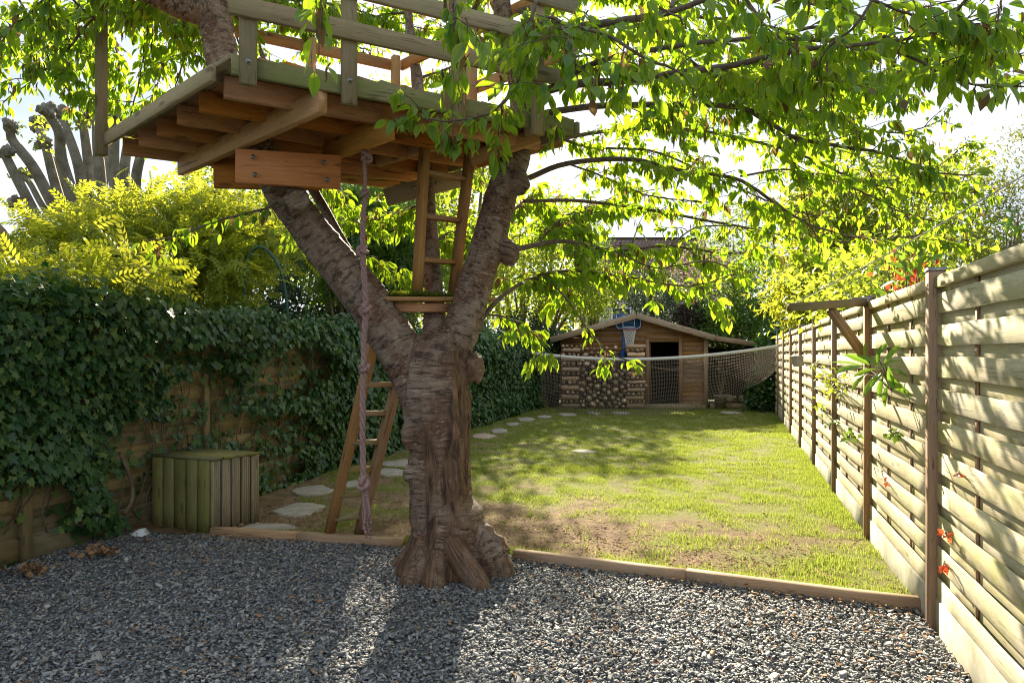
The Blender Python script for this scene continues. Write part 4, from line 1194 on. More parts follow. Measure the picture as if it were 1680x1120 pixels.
bolts(cb, [P(416, 259, 4.40) + fn2 * .024, P(419, 288, 4.40) + fn2 * .024, P(532, 268, 4.48) + fn2 * .024, P(537, 296, 4.48) + fn2 * .024], fn2)
plank('clamp_board', ph, M_DECK, P(351, 284, 4.86), P(527, 288, 5.0), .045, .20)
# right-hand clamp round the second limb
plank('clamp_board', ph, M_BEAM, P(772, 262, 4.78), P(884, 222, 4.72), .04, .09)
plank('clamp_board', ph, M_DECK, P(780, 262, 5.2), P(921, 226, 5.14), .045, .12)
plank('clamp_board', ph, M_GREY, P(858, 204, 4.74), P(922, 220, 5.0), .04, .085)
plank('block', ph, M_GREY, P(866, 198, 4.70), P(866, 224, 4.70), .05, .05, up=Vector((0, -1, 0)))
# clamp on the thin third stem
cb = plank('clamp_board', ph, M_GREY, P(632, 324, 5.28), P(762, 292, 5.40), .035, .12)
fn3 = Vector((.1, -1, 0)).normalized()
bolts(cb, [P(678, 308, 5.27), P(716, 301, 5.30)], fn3, .01)
plank('clamp_board', ph, M_BEAM, P(648, 318, 5.52), P(770, 290, 5.62), .035, .12)
# railing: front posts stand on the fascia, rails run outside them
u = (QB - QA).normalized(); nf = Vector((u.y, -u.x, 0))
def rail_post(p, z0, z1, w, th, mat, fac=None, bolt=True):
    o = plank('railing_post', ph, mat, Vector((p.x, p.y, z0)), Vector((p.x, p.y, z1)), th, w, up=fac, c=.005, seg=2, rough=.001)
    if bolt: bolts(o, [Vector((p.x, p.y, ZJ + .045)) + fac_n(fac) * (th / 2 + .001)], fac_n(fac), .012)
    return o
def fac_n(f): return nf
for s, z0 in ((.035, 2.735), (.285, 2.725), (.60, 2.72), (.86, 2.74)):
    p = Q(s, -.02, 0) + nf * .038
    rail_post(p, z0, 3.95, .082, .040, M_GREY, u)
for z, th in ((3.10, .095), (3.33, .095), (3.57, .095)):
    plank('rail', ph, M_GREY, Q(-.012, -.02, z) + nf * .075, Q(.99, -.02, z) + nf * .075, .030, th, seg=4, rough=.001)
p = Q(-.02, .985, 0); u2 = (QC - QA).normalized()
plank('railing_post', ph, M_GREY, Vector((p.x, p.y, 2.73)), Vector((p.x, p.y, 3.84)), .10, .075, up=u, c=.005)
for s, t in ((.985, .985), (1.0, .5), (.33, 1.0), (.66, 1.0)):
    p = Q(s, t, 0)
    plank('railing_post', ph, M_BEAM, Vector((p.x, p.y, 2.75)), Vector((p.x, p.y, 3.84)), .07, .06, up=u, c=.005)
for z in (3.79, 3.36):
    plank('rail', ph, M_BEAM, Q(-.02, 1.02, z), Q(1.0, 1.02, z), .03, .085) if z > 3.5 else plank('rail', ph, M_BEAM, Q(.3, 1.02, z), Q(1.0, 1.02, z), .03, .085)
    plank('rail', ph, M_BEAM, Q(1.02, 0.0, z), Q(1.02, 1.0, z), .03, .085)

# ------------------------------------------------------------------ small step in the fork, with moss
st = thing('tree_step', P(712, 498, 4.9), 'small mossy plank step wedged in the tree fork', 'tree step')
plank('board', st, M_LADDER, P(622, 491, 4.78), P(806, 492, 5.02), .17, .028, seg=3, rough=.001)
plank('board', st, M_LADDER, P(640, 489, 5.0), P(790, 492, 5.2), .15, .028, seg=3, rough=.001)
plank('cleat', st, M_DECK, P(648, 504, 4.80), P(738, 505, 4.9), .035, .06)
n = 5200
tt = rng.random(n); w_ = rng.uniform(-.07, .26, n)
A_, B_ = np.array(P(625, 487, 4.78)), np.array(P(790, 488, 5.0))
pos = A_ + (B_ - A_) * tt[:, None]; pos[:, 1] += w_; pos[:, 2] = np.array(P(700, 487, 4.85))[2] + .004 + rng.random(n) * .012 * (1 - np.abs(w_ - .1) * 2)
keep = vnoise(tt * 6, w_ * 14, 71, 2) > .40; pos = pos[keep]; n = len(pos)
scatter('moss', st, L_MOSS, blade_tpl(), pos, rots(rng.normal(0, .6, (n, 3)) + np.array([0, 0, 1.0]), rng.normal(0, 1, (n, 3))), np.stack([np.full(n, .06), rng.uniform(.018, .042, n), np.full(n, .03)], 1), False, kind='stuff')

# ------------------------------------------------------------------ ladders
def ladder(label, l0, l1, r0, r1, rungs, m_st, m_rg, w=.045, d=.075, rw=.03, rd=.075):
    e = thing('wooden_ladder', (l0 + r0) / 2, label, 'ladder')
    side = (r0 - l0).normalized()
    plank('stringer', e, m_st, l0, l1, w, d, up=(l1 - l0).cross(side), c=.005, seg=4, rough=.001)
    plank('stringer', e, m_st, r0, r1, w, d, up=(r1 - r0).cross(side), c=.005, seg=4, rough=.001)
    for k, (a, b) in enumerate(rungs):
        plank('rung', e, m_rg if k < len(rungs) * .6 else m_st, a, b, rd, rw, up=Vector((0, 0, 1)), c=.004)
    return e
l0, l1 = P(538, 884, 5.52), P(612, 566, 5.10)
r0, r1 = P(588, 880, 5.60), P(652, 626, 5.20)
def at_z(a, b, z): return a.lerp(b, (z - a.z) / (b.z - a.z))
rg = []
for py in (853, 812, 769, 723, 675, 629):
    z = P(600, py, 5.4).z
    rg.append((at_z(l0, l1, z) + Vector((.012, 0, 0)), at_z(r0, r1, min(z, r1.z)) - Vector((.012, 0, 0))))
l0g, r0g = l0.copy(), r0.copy(); l0.z = 0; r0.z = 0
ladder('mossy wooden ladder leaning from the ground against the cherry trunk', l0, l1, r0, r1, rg, M_LADDER, M_LADDER_G, .065, .085, .034, .085)
l0, l1 = P(684, 486, 4.93), P(697, 236, 4.80)
r0, r1 = P(744, 480, 5.08), P(772, 246, 4.98)
rg = []
for py in (427, 358, 290):
    z = P(700, py, 4.93).z
    rg.append((at_z(l0, l1, z) + Vector((.012, 0, 0)), at_z(r0, r1, z) - Vector((.012, 0, 0))))
ladder('short wooden ladder rising from the mossy step to the treehouse deck', l0, l1, r0, r1, rg, M_LADDER, M_LADDER, .045, .09)

# ------------------------------------------------------------------ climbing rope
RY = 4.46
rope = thing('climbing_rope', P(600, 250, RY), 'knotted mauve climbing rope hanging from the treehouse beam', 'rope')
path_px = [(600, 222), (598, 262), (599, 310), (596, 360), (595, 410), (598, 460), (600, 508), (597, 560), (597, 605), (595, 660), (595, 720), (597, 790), (601, 815)]
C = catmull([tuple(P(a, b, RY)) for a, b in path_px], 260)
s = np.linspace(0, 1, 260)
for k in range(3):
    a = s * 2 * np.pi * 14 + k * 2.094
    amp = np.interp(s, [0, .18, .3, 1], [.004, .006, .0095, .0100])
    pts = C + np.stack([np.cos(a) * amp, np.sin(a) * amp, np.zeros(260)], 1)
    rad = np.interp(s, [0, .18, .3, 1], [.006, .008, .0100, .0105])
    tubes_obj('strand', rope, M_ROPE, [(pts, rad)], 7)
def knot(c, r, sd):
    t = np.linspace(0, 2 * np.pi, 70)
    p, q = 2, 3
    rr_ = np.cos(q * t) + 2.1
    X = np.stack([rr_ * np.cos(p * t), rr_ * np.sin(p * t) * .8, -np.sin(q * t) * 1.5], 1) * r / 3.1
    rot = np.array(Quaternion((random.Random(sd).uniform(-1, 1), .6, random.Random(sd + 1).uniform(-1, 1), .3)).normalized().to_matrix())
    tubes_obj('knot', rope, M_ROPE, [(X @ rot.T + np.array(c), np.full(70, r * .36))], 8)
for (px, py, r) in ((601, 258, .034), (599, 318, .03), (595, 411, .036), (600, 508, .040), (598, 603, .037), (597, 792, .044)):
    knot(P(px, py, RY), r, px + py)
fr = []
for k in range(7):
    a = P(597 + R_.uniform(-4, 4), 800, RY + R_.uniform(-.01, .01)); b = P(601 + R_.uniform(-6, 8), 840, RY + R_.uniform(-.02, .02)); c = P(602 + R_.uniform(-9, 8), 862 + R_.uniform(-14, 18), RY + R_.uniform(-.03, .03))
    fr.append((catmull([tuple(a), tuple(b), tuple(c)], 12), np.linspace(.010, .006, 12)))
    a2 = c; fr.append((catmull([tuple(c), tuple(c + Vector((.004, 0, -.012))), tuple(c + Vector((-.002, 0, -.02)))], 5), np.array([.006, .009, .009, .007, .003])))
tubes_obj('frayed_end', rope, M_ROPE, fr, 6)
loop = [tuple(P(a, b, Y)) for a, b, Y in ((592, 236, RY), (588, 215, RY + .02), (597, 200, RY + .16), (610, 215, RY + .1), (606, 240, RY), (600, 250, RY))]
tubes_obj('loop', rope, M_ROPE, [(catmull(loop, 30), np.full(30, .011))], 7)

# ------------------------------------------------------------------ slatted crate by the ivy
K = G(345, 874); KL = G(250, 862); KR = G(425, 855)
zb = .56
cr = thing('slatted_crate', (K + KL) / 2 + (KR - K) / 2, 'square mossy slatted timber crate against the ivy fence', 'crate')
def face(a, b, n, mat):
    d = (b - a); L = d.length; d.normalize(); w = L / n
    nn_ = Vector((d.y, -d.x, 0))
    for i in range(n):
        c = a + d * w * (i + .5)
        top = zb + R_.uniform(-.002, .002)
        plank('slat', cr, mat, Vector((c.x, c.y, .0)) , Vector((c.x, c.y, top)), w - .018, .026, up=nn_, c=.004, seg=3, rough=.0015)
        for g in ((-.3, -.1, .1, .3) if mat is M_GREY else ()):
            q = c + d * w * g + nn_ * .0145
            plank('ridge', cr, mat, Vector((q.x, q.y, .003)), Vector((q.x, q.y, top - .004)), w * .10, .005, up=nn_, c=.001)
face(KL, K, 5, M_BOX); face(K, KR, 5, M_GREY)
KB = KL + (KR - K)
face(KR, KB, 5, M_BOX); face(KB, KL, 5, M_BOX)
d1, d2_ = (K - KL), (KR - K)
for i in range(4):
    a = KL + d2_ * ((i + .5) / 4); b = K + d2_ * ((i + .5) / 4)
    plank('lid_board', cr, M_BOX, a + Vector((0, 0, zb + .012)) - d1.normalized() * .020, b + Vector((0, 0, zb + .012)) + d1.normalized() * .020, d2_.length / 4 + .004, .018, c=.002)
# grey corner of broken plastic on the gravel
c = G(228, 880)
V = np.array([(-.07, -.02, 0), (.05, -.045, .0), (.065, .05, .0), (-.03, .05, .0), (-.005, -.01, .045), (.045, -.005, .05), (.04, .03, .05), (.0, .03, .045)])
Tq = [(0, 1, 5), (0, 5, 4), (1, 2, 6), (1, 6, 5), (2, 3, 7), (2, 7, 6), (3, 0, 4), (3, 4, 7), (4, 5, 6), (4, 6, 7)]
obj('broken_plastic_cap', np_mesh('broken_plastic_cap', V, np.array(Tq), M_WHITE), None, Matrix.Translation(c + Vector((0, 0, .012))),
    label='pale grey scrap of plastic lying on gravel beside the slatted crate', cat='litter')

# ------------------------------------------------------------------ garden shed
S0 = Vector((1.30, 19.2, 0)); S1 = Vector((5.02, 18.78, 0))
sx = (S1 - S0).normalized(); sy = Vector((-sx.y, sx.x, 0)); SW = (S1 - S0).length; SDp = 2.6
def SP(a, b, z): return S0 + sx * a + sy * b + Vector((0, 0, z))
shed = thing('garden_shed', SP(SW / 2, SDp / 2, 0), 'low brown timber garden shed with gabled roof and open doorway', 'shed')
EZ, RZ, PK = 1.86, 2.40, 1.92                          # eave, ridge, ridge position
def roof_z(a): return EZ + (RZ - EZ) * (a / PK if a < PK else (SW - a) / (SW - PK))
DX0, DX1, DZ = 2.26, 3.02, 1.76
z = .05
while z < RZ - .1:
    h = .118; zc = z + h / 2
    if zc + .06 < EZ: a0, a1 = 0, SW
    else:
        k = (zc + .05 - EZ) / (RZ - EZ); a0, a1 = PK * k, SW - (SW - PK) * k
    segs = [(a0, a1)]
    if zc < DZ: segs = [(a0, DX0), (DX1, a1)]
    for (q0, q1) in segs:
        if q1 - q0 > .12: plank('wall_board', shed, M_SHED, SP(q0, 0, zc), SP(q1, 0, zc), .03, h - .004, c=.006)
    z += h
for a in (0, SW):
    V, T = box_arrays((a - .02, .0, 0), (a + .02, SDp, EZ - .03))
    Vw = np.array([tuple(SP(v[0], v[1], v[2])) for v in V]) - np.array(W[shed.name].translation)
    obj('side_wall', np_mesh('side_wall', Vw, T, M_SHED), shed, W[shed.name])
V, T = box_arrays((0, SDp, 0), (SW, SDp + .04, EZ - .03)); Vw = np.array([tuple(SP(*v)) for v in V]) - np.array(W[shed.name].translation)
obj('back_wall', np_mesh('back_wall', Vw, T, M_DARK), shed, W[shed.name])
V, T = box_arrays((0.03, .03, .0), (SW - .03, SDp - .01, .06)); Vw = np.array([tuple(SP(*v)) for v in V]) - np.array(W[shed.name].translation)
obj('shed_floor', np_mesh('shed_floor', Vw, T, M_DARK), shed, W[shed.name])
M_FELT = plain('roof_felt', (.07, .065, .06), .95, 0, .3, 12, .004)
for side in (0, 1):
    e = -.28 if side == 0 else SW + .12
    ez = EZ - .28 * (RZ - EZ) / PK if side == 0 else EZ - .12 * (RZ - EZ) / (SW - PK)
    A, B = SP(e, -.32, ez), SP(PK, -.32, RZ); C, D = SP(PK, SDp + .2, RZ), SP(e, SDp + .2, ez)
    up = Vector((0, 0, .05))
    V = np.array([tuple(v) for v in (A, B, C, D, A + up, B + up, C + up, D + up)]) - np.array(W[shed.name].translation)
    T = np.array([(0, 2, 1), (0, 3, 2), (4, 5, 6), (4, 6, 7), (0, 1, 5), (0, 5, 4), (1, 2, 6), (1, 6, 5), (2, 3, 7), (2, 7, 6), (3, 0, 4), (3, 4, 7)])
    obj('roof', np_mesh('roof', V, T, M_FELT), shed, W[shed.name])
    plank('fascia_board', shed, M_FASCIA, A + Vector((0, -.02, -.03)), B + Vector((0, -.02, -.03)), .03, .15, c=.006)
for a in (DX0 - .04, DX1 + .04):
    plank('door_frame', shed, M_SHED, SP(a, -.03, .05), SP(a, -.03, DZ + .02), .09, .05, up=sx.cross(Vector((0, 0, 1))))
plank('door_frame', shed, M_SHED, SP(DX0 - .085, -.03, DZ + .06), SP(DX1 + .085, -.03, DZ + .06), .05, .09)
plank('corner_post', shed, M_FASCIA, SP(SW - .05, -.04, 0), SP(SW - .05, -.04, EZ - .04), .10, .05, up=sx.cross(Vector((0, 0, 1))))
for k in range(3):
    plank('porch_board', shed, M_GREY, SP(2.1, -.14 - k * .16, .10), SP(3.62, -.14 - k * .16, .10), .15, .03)
plank('porch_board', shed, M_GREY, SP(2.1, -.54, .06), SP(3.62, -.54, .06), .03, .10)
# door leaf swung into the shed: dark glazed frame
V, T = box_arrays((DX0 + .01, .1, .08), (DX0 + .05, .7, DZ - .03)); Vw = np.array([tuple(SP(*v)) for v in V]) - np.array(W[shed.name].translation)
obj('door', np_mesh('door', Vw, T, M_SHED), shed, W[shed.name])

lt = thing('lean_to', SP(SW + .7, .6, 0), 'open lean-to store with plank floor at the shed side', 'lean-to')
A, B = SP(SW + .02, -.25, EZ - .03), SP(SW + 1.28, -.25, EZ - .22); C, D = SP(SW + 1.28, SDp, EZ - .22), SP(SW + .02, SDp, EZ - .03)
up = Vector((0, 0, .04))
V = np.array([tuple(v) for v in (A, B, C, D, A + up, B + up, C + up, D + up)]) - np.array(W[lt.name].translation)
obj('roof', np_mesh('roof', V, T, M_FELT), lt, W[lt.name])
plank('fascia_board', lt, M_FASCIA, A + Vector((0, -.02, -.02)), B + Vector((0, -.02, -.02)), .03, .12)
for k in range(8):
    plank('floor_board', lt, M_GREY, SP(SW + .05, .02 + k * .15, .10), SP(SW + 1.25, .02 + k * .15, .10), .14, .03)
plank('floor_bearer', lt, M_FASCIA, SP(SW + .05, -.07, .07), SP(SW + 1.25, -.07, .07), .03, .10)
V, T0 = box_arrays((SW + .03, 1.7, .12), (SW + 1.26, 1.74, EZ - .3)); Vw = np.array([tuple(SP(*v)) for v in V]) - np.array(W[lt.name].translation)
obj('back_wall', np_mesh('back_wall', Vw, T0, M_DARK), lt, W[lt.name])
V, T0 = box_arrays((SW + 1.26, -.05, .0), (SW + 1.29, 1.74, EZ - .26)); Vw = np.array([tuple(SP(*v)) for v in V]) - np.array(W[lt.name].translation)
obj('side_wall', np_mesh('side_wall', Vw, T0, M_DARK), lt, W[lt.name])  # wall added to keep light from showing through the open side
plank('corner_post', lt, M_FASCIA, SP(SW + 1.22, -.1, 0), SP(SW + 1.22, -.1, EZ - .23), .08, .08)

# things in and by the lean-to
def pot(c, r, h, lab, mat, twig=True):
    e = thing('plant_pot', c, lab, 'plant pot')
    prof = [(.0, 0), (r * .7, 0), (r * .95, h * .85), (r * 1.08, h * .86), (r * 1.08, h), (r * .95, h), (r * .9, h * .88), (0, h * .88)]
    k = 16; V = []; T = []
    for a in range(k):
        for q, z in prof: V.append((q * math.cos(a * 2 * math.pi / k), q * math.sin(a * 2 * math.pi / k), z))
    m = len(prof)
    for a in range(k):
        b = (a + 1) % k
        for j in range(m - 1):
            T += [(a * m + j, b * m + j, b * m + j + 1), (a * m + j, b * m + j + 1, a * m + j + 1)]
    obj('pot', np_mesh('pot', np.array(V), np.array(T), mat, smooth=False), e, W[e.name])
    if twig:
        L = []
        for j in range(7):
            x = R_.gauss(0, .10); L.append((catmull([tuple(Vector(c) + Vector((0, 0, h * .8))), tuple(Vector(c) + Vector((x * .5, 0, h + .3))), tuple(Vector(c) + Vector((x, R_.gauss(0, .05), h + R_.uniform(.5, .9))))], 8), np.linspace(.009, .004, 8)))
        tubes_obj('bare_stem', e, M_BROWNBARK, L, 5)
    return e
M_CLAY = plain('clay_pot', (.24, .19, .15), .85, 0, .15, 12)
pot(SP(SW + .28, -.30, .0), .17, .36, 'clay pot with bare stems at the shed corner', M_CLAY)
bin_c = G(905, 664); bin_c = Vector((bin_c.x, 19.2, 0))
e = pot(bin_c, .2, .42, 'black plastic tub tucked between ivy and log stack', M_BLACK, False)
for k, (a, b, lab) in enumerate(((.62, .25, 'pale cut log end lying on the lean-to floor'), (.95, .2, 'second cut log farther right on the lean-to floor'))):
    V, T = tube_arrays([tuple(SP(SW + a, b, .23)), tuple(SP(SW + a, b + .4, .23))], [.10, .11], 12)
    obj('cut_log', np_mesh('cut_log', V, T, M_FASCIA), label=lab, cat='log')

# ------------------------------------------------------------------ firewood stack
def logwood():
    t = NT('firewood')
    tc = t.n('TexCoord').outputs['Object']
    inf = t.n('ObjectInfo').outputs['Random']
    sp = t.n('SeparateXYZ', {0: tc})
    r = t.n('VectorMath', {0: t.n('CombineXYZ', {1: sp.outputs[1], 2: sp.outputs[2]}).outputs[0]}, operation='LENGTH').outputs['Value']
    rings = t.math('SINE', t.math('MULTIPLY', t.math('ADD', r, t.math('MULTIPLY', t.noise(tc, 6, 2), .12)), 30.0))
    n = t.noise(t.mapv(tc, (6, 60, 60)), 1, 4, .6)
    end = t.mix(t.rng(rings, -1, 1, 0, .4), (.80, .60, .40), (.55, .36, .21))
    end = t.mix(t.rng(r, .84, .90), end, (.10, .065, .04))
    end = t.n('HueSaturation', {'Color': end, 'Value': t.rng(inf, 0, 1, .5, 1.25)}).outputs[0]
    side = t.mix(n, (.26, .17, .11), (.52, .38, .25))
    isend = t.math('GREATER_THAN', t.math('ABSOLUTE', t.n('SeparateXYZ', {0: t.n('TexCoord').outputs['Normal']}).outputs[0]), .8)
    side = t.n('HueSaturation', {'Color': side, 'Value': t.rng(t.math('FRACT', t.math('MULTIPLY', inf, 9.7)), 0, 1, .6, 1.7)}).outputs[0]
    return t.surf(t.pbr(t.mix(isend, side, end), .9, t.bump(n, .006, .7), .15))
M_LOG = logwood()
def log_mesh(sd, L):
    r = random.Random(sd); k = 9; ring = []
    kind = sd % 3
    for q in range(k):
        a = q * 2 * math.pi / k; rad = r.uniform(.92, 1.06)
        if kind == 1 and math.sin(a) < -.1: rad *= .45 + .3 * abs(math.cos(a))
        if kind == 2 and math.cos(a + 1) < -.3: rad *= .6
        ring.append((math.cos(a) * rad, math.sin(a) * rad))
    V = [(-L / 2, y, z) for y, z in ring] + [(L / 2, y, z) for y, z in ring] + [(-L / 2, 0, 0), (L / 2, 0, 0)]
    T = []
    for q in range(k):
        w = (q + 1) % k
        T += [(q, w, k + w), (q, k + w, k + q), (q, 2 * k, w), (k + q, k + w, 2 * k + 1)]
    return np_mesh('firewood_log', np.array(V), np.array(T)[:, ::-1], M_LOG)
def place_log(me, M, r, lab, grp):
    o = bpy.data.objects.new('firewood_log', me)
    place(o, None, M @ Matrix.Diagonal((1, r, r, 1)))
    tag(o, lab, 'log', grp)
LM = [log_mesh(i, .42) for i in range(9)]
LC = [log_mesh(20 + i, .43) for i in range(9)]
a_lo, a_hi = -.02, 2.10
def notch(a): return 1.02 if 1.38 < a < 1.70 else 1.62 + .05 * math.sin(a * 5)
placed = []
def rest_height(x, r):
    z = r + .02
    for (xi, zi, ri) in placed:
        dx = abs(x - xi)
        if dx < r + ri: z = max(z, zi + math.sqrt((r + ri) ** 2 - dx * dx))
    return z
for tries in range(1100):
    r = R_.choice((R_.uniform(.045, .065), R_.uniform(.06, .098)))
    cand = [q for q in ((x, rest_height(x, r)) for x in (R_.uniform(a_lo + .56, a_hi - .48) for _ in range(26))) if q[1] + r <= notch(q[0])]
    if not cand: continue
    bx_, bz_ = min(cand, key=lambda q: q[1])
    placed.append((bx_, bz_, r * .985))
    M = basis(SP(bx_, -.42 + R_.uniform(-.05, .05), bz_), sy, sx, sy.cross(sx)) @ Matrix.Rotation(R_.uniform(0, 6.28), 4, 'X')
    place_log(R_.choice(LM), M, r, 'firewood log showing its round cut end in the middle of the stack', 'round log ends in the firewood stack')
for x0, which_c in ((a_lo + .28, 'corner of the stack beside the black tub'), (a_hi - .21, 'corner of the stack beside the shed doorway')):
    z = .02; k = 0
    while z < 1.55:
        r = R_.uniform(.045, .072)
        if k % 2 == 0:
            for b in (-.60, -.40, -.26):
                c = SP(x0 + R_.uniform(-.03, .03), b, z + r)
                M = basis(c, (sx + Vector((0, 0, R_.gauss(0, .02)))).normalized(), sy, sx.cross(sy)) @ Matrix.Rotation(R_.uniform(0, 6.28), 4, 'X')
                place_log(R_.choice(LC), M, r * R_.uniform(.9, 1.1), 'split firewood log lying lengthwise in the ' + which_c, 'lengthwise logs in the ' + which_c)
        else:
            q = -.24
            while q < .22:
                r2 = r * R_.uniform(.8, 1.0)
                c = SP(x0 + q + r2, -.42 + R_.uniform(-.04, .04), z + r2)
                M = basis(c, sy, sx, sy.cross(sx)) @ Matrix.Rotation(R_.uniform(0, 6.28), 4, 'X')
                place_log(R_.choice(LM), M, r2, 'cut log end between lengthwise logs in the ' + which_c, 'log ends in the ' + which_c)
                q += 2 * r2 + R_.uniform(0, .04)
        z += r * 1.95; k += 1

# ------------------------------------------------------------------ basketball stand
HYd = 18.80
hoop = thing('basketball_hoop', P(1022, 668, HYd), 'blue childrens basketball hoop rising behind the notch in the firewood stack', 'basketball hoop')
def px_poly(name, pts, Y, th, mat, parent):
    A = [P(a, b, Y) for a, b in pts]; n = len(A)
    V = [tuple(v) for v in A] + [tuple(v + Vector((0, th, 0))) for v in A]
    T = [(0, i + 1, i) for i in range(1, n - 1)] + [(n, n + i, n + i + 1) for i in range(1, n - 1)]
    for i in range(n):
        j = (i + 1) % n; T += [(i, j, n + j), (i, n + j, n + i)]
    M = W[parent.name]
    return obj(name, np_mesh(name, np.array(V) - np.array(M.translation), np.array(T), mat), parent, M)
bb = px_poly('backboard', [(1009, 515), (1053, 515), (1053, 536), (1048, 540), (1014, 540), (1009, 536)], HYd, .03, M_BLUE, hoop)
bar = [((1022, 518), (1041, 518)), ((1022, 536), (1041, 536)), ((1022, 518), (1022, 536)), ((1041, 518), (1041, 536)), ((1011, 517), (1011, 535)), ((1051, 517), (1051, 535)), ((1011, 535), (1015, 538.6)), ((1051, 535), (1047, 538.6)), ((1015, 538.6), (1047, 538.6))]
for (a, b) in bar:
    plank('white_line', bb, M_WHITE, P(*a, HYd - .004), P(*b, HYd - .004), .004, .016, up=Vector((0, 0, 1)) if a[1] == b[1] else Vector((1, 0, 0)), c=.001)
rc = P(1031, 541, HYd) + Vector((0, -.19, -.01)); t_ = np.linspace(0, 2 * np.pi, 33)
tubes_obj('rim', hoop, M_RED, [(np.stack([rc.x + .165 * np.cos(t_), rc.y + .165 * np.sin(t_), np.full(33, rc.z)], 1), np.full(33, .010)),
                               (np.array([(rc.x - .04, rc.y + .16, rc.z), (rc.x - .04, rc.y + .20, rc.z)]), np.full(2, .008)), (np.array([(rc.x + .04, rc.y + .16, rc.z), (rc.x + .04, rc.y + .20, rc.z)]), np.full(2, .008))], 7)
NL = []
for k in range(12):
    for sg in (-1, 1):
        tt = np.linspace(0, 1, 9); a = k * 2 * np.pi / 12 + sg * tt * 1.6; rr_ = .165 - .075 * tt ** .7
        NL.append((np.stack([rc.x + rr_ * np.cos(a), rc.y + rr_ * np.sin(a), rc.z - .42 * tt], 1), np.full(9, .006)))
tubes_obj('net', hoop, M_CORD, NL, 4)
plank('pole', hoop, M_BLUE, P(1022, 668, HYd + .10), P(1024, 520, HYd + .10), .07, .07, up=Vector((0, 1, 0)))
px_poly('pole_sleeve', [(1015, 606), (1017, 580), (1022, 572), (1028, 580), (1027, 606)], HYd + .02, .14, M_BLUE, hoop)
V, T = box_arrays((-.2, .0, 0), (.2, .10, .10)); V[4:, :2] *= .75
obj('base', np_mesh('base', V, T, M_BLUE), hoop, Matrix.Translation(P(1022, 668, HYd + .10).xy.to_3d()))

# ------------------------------------------------------------------ sports net across the lawn
nt = thing('sports_net', P(1050, 640, 16.3), 'sagging dark sports net with white top tape strung across the lawn', 'net')
NA, NB = P(836, 573, 17.2), P(1279, 567, 15.75)
def tape(u):
    p = np.array(NA)[None] * (1 - u[:, None]) + np.array(NB)[None] * u[:, None]
    p[:, 2] -= .26 * 4 * u * (1 - u) * (1 - .12 * (u - .5))
    return p
u_ = np.linspace(0, 1, 60)
tp = tape(u_)
V = np.vstack([tp + [0, -.004, .035], tp + [0, -.004, -.035], tp + [0, .004, -.035], tp + [0, .004, .035]]); m = 60; T = []
for i in range(59):
    for k in range(4):
        a, b = k * m + i, ((k + 1) % 4) * m + i; T += [(a, a + 1, b + 1), (a, b + 1, b)]
T += [(0, m, 2 * m), (0, 2 * m, 3 * m), (m - 1, 3 * m - 1, 2 * m - 1), (m - 1, 4 * m - 1, 3 * m - 1)]
Mn = W[nt.name]
obj('top_tape', np_mesh('top_tape', V - np.array(Mn.translation), np.array(T), M_CORD), nt, Mn)
cols, rws = 150, 15
uu = np.linspace(.13, .99, cols)
tpos = tape(uu)
drop = np.interp(uu, [.13, .3, .5, .66, .82, .93, .99], [1.15, 1.3, 1.36, 1.22, .98, .70, .40])
drop += .03 * np.sin(uu * 40)
def net_pt(j, f):
    p = tpos[j].copy(); p[2] -= .03 + drop[j] * f; p[1] += .05 * math.sin(uu[j] * 23 + f * 3) * f; p[0] += .04 * math.sin(uu[j] * 17 + f * 4) * f
    return p
NLs = []
grid = np.array([[net_pt(j, f) for f in np.linspace(0, 1, rws)] for j in range(cols)])
for j in range(cols): NLs.append((grid[j], np.full(rws, .0052)))
for f in range(rws): NLs.append((grid[:, f], np.full(cols, .0052)))
tubes_obj('netting', nt, M_NET, NLs, 3)
tubes_obj('tie_cord', nt, M_CORD, [(np.array([tuple(NB), tuple(NB + Vector((.05, .15, .02)))]), np.full(2, .008))], 5)

# ------------------------------------------------------------------ house behind the gardens
hs = thing('brick_house', (10, 47, 0), 'distant house with brown tiled roof seen above the shed', 'house')
def tile_mat():
    t = NT('roof_tiles')
    tc = t.n('TexCoord').outputs['Object']
    b = t.n('TexBrick', {'Vector': t.n('UVMap', uv_map='uv').outputs[0], 'Scale': 1.0, 'Mortar Size': .03, 'Brick Width': .28, 'Row Height': .30, 'Color1': (.17, .115, .095), 'Color2': (.24, .165, .135), 'Mortar': (.07, .05, .045)})
    n = t.noise(tc, .8, 4)
    c = t.mix(t.math('MULTIPLY', t.rng(n, .4, .7), .4), b.outputs['Color'], (.16, .14, .11))
    return t.surf(t.pbr(c, .9, t.bump(b.outputs['Fac'], -.03, 1), .2))
M_TILE = tile_mat()
def brick_mat():
    t = NT('house_brick')
    b = t.n('TexBrick', {'Vector': t.mapv(t.n('TexCoord').outputs['Object'], (1, 1, 1)), 'Scale': 1.0, 'Mortar Size': .012, 'Brick Width': .22, 'Row Height': .075, 'Color1': (.30, .15, .10), 'Color2': (.22, .11, .08), 'Mortar': (.35, .32, .28)})
    return t.surf(t.pbr(b.outputs['Color'], .9, None, .2))
M_BRICK = brick_mat()
HX0, HX1, HY0, HY1, HE, HR = 4.2, 12.6, 44.0, 52.0, 5.4, 8.9
def house_box(name, p0, p1, mat):
    V, T = box_arrays(p0, p1)
    return obj(name, np_mesh(name, V - np.array(W[hs.name].translation), T, mat), hs, W[hs.name])
house_box('wall', (HX0 + .2, HY0 + .3, 0), (HX1 - .2, HY1 - .3, HE), M_BRICK)
hm = (HY0 + HY1) / 2; NR = 19
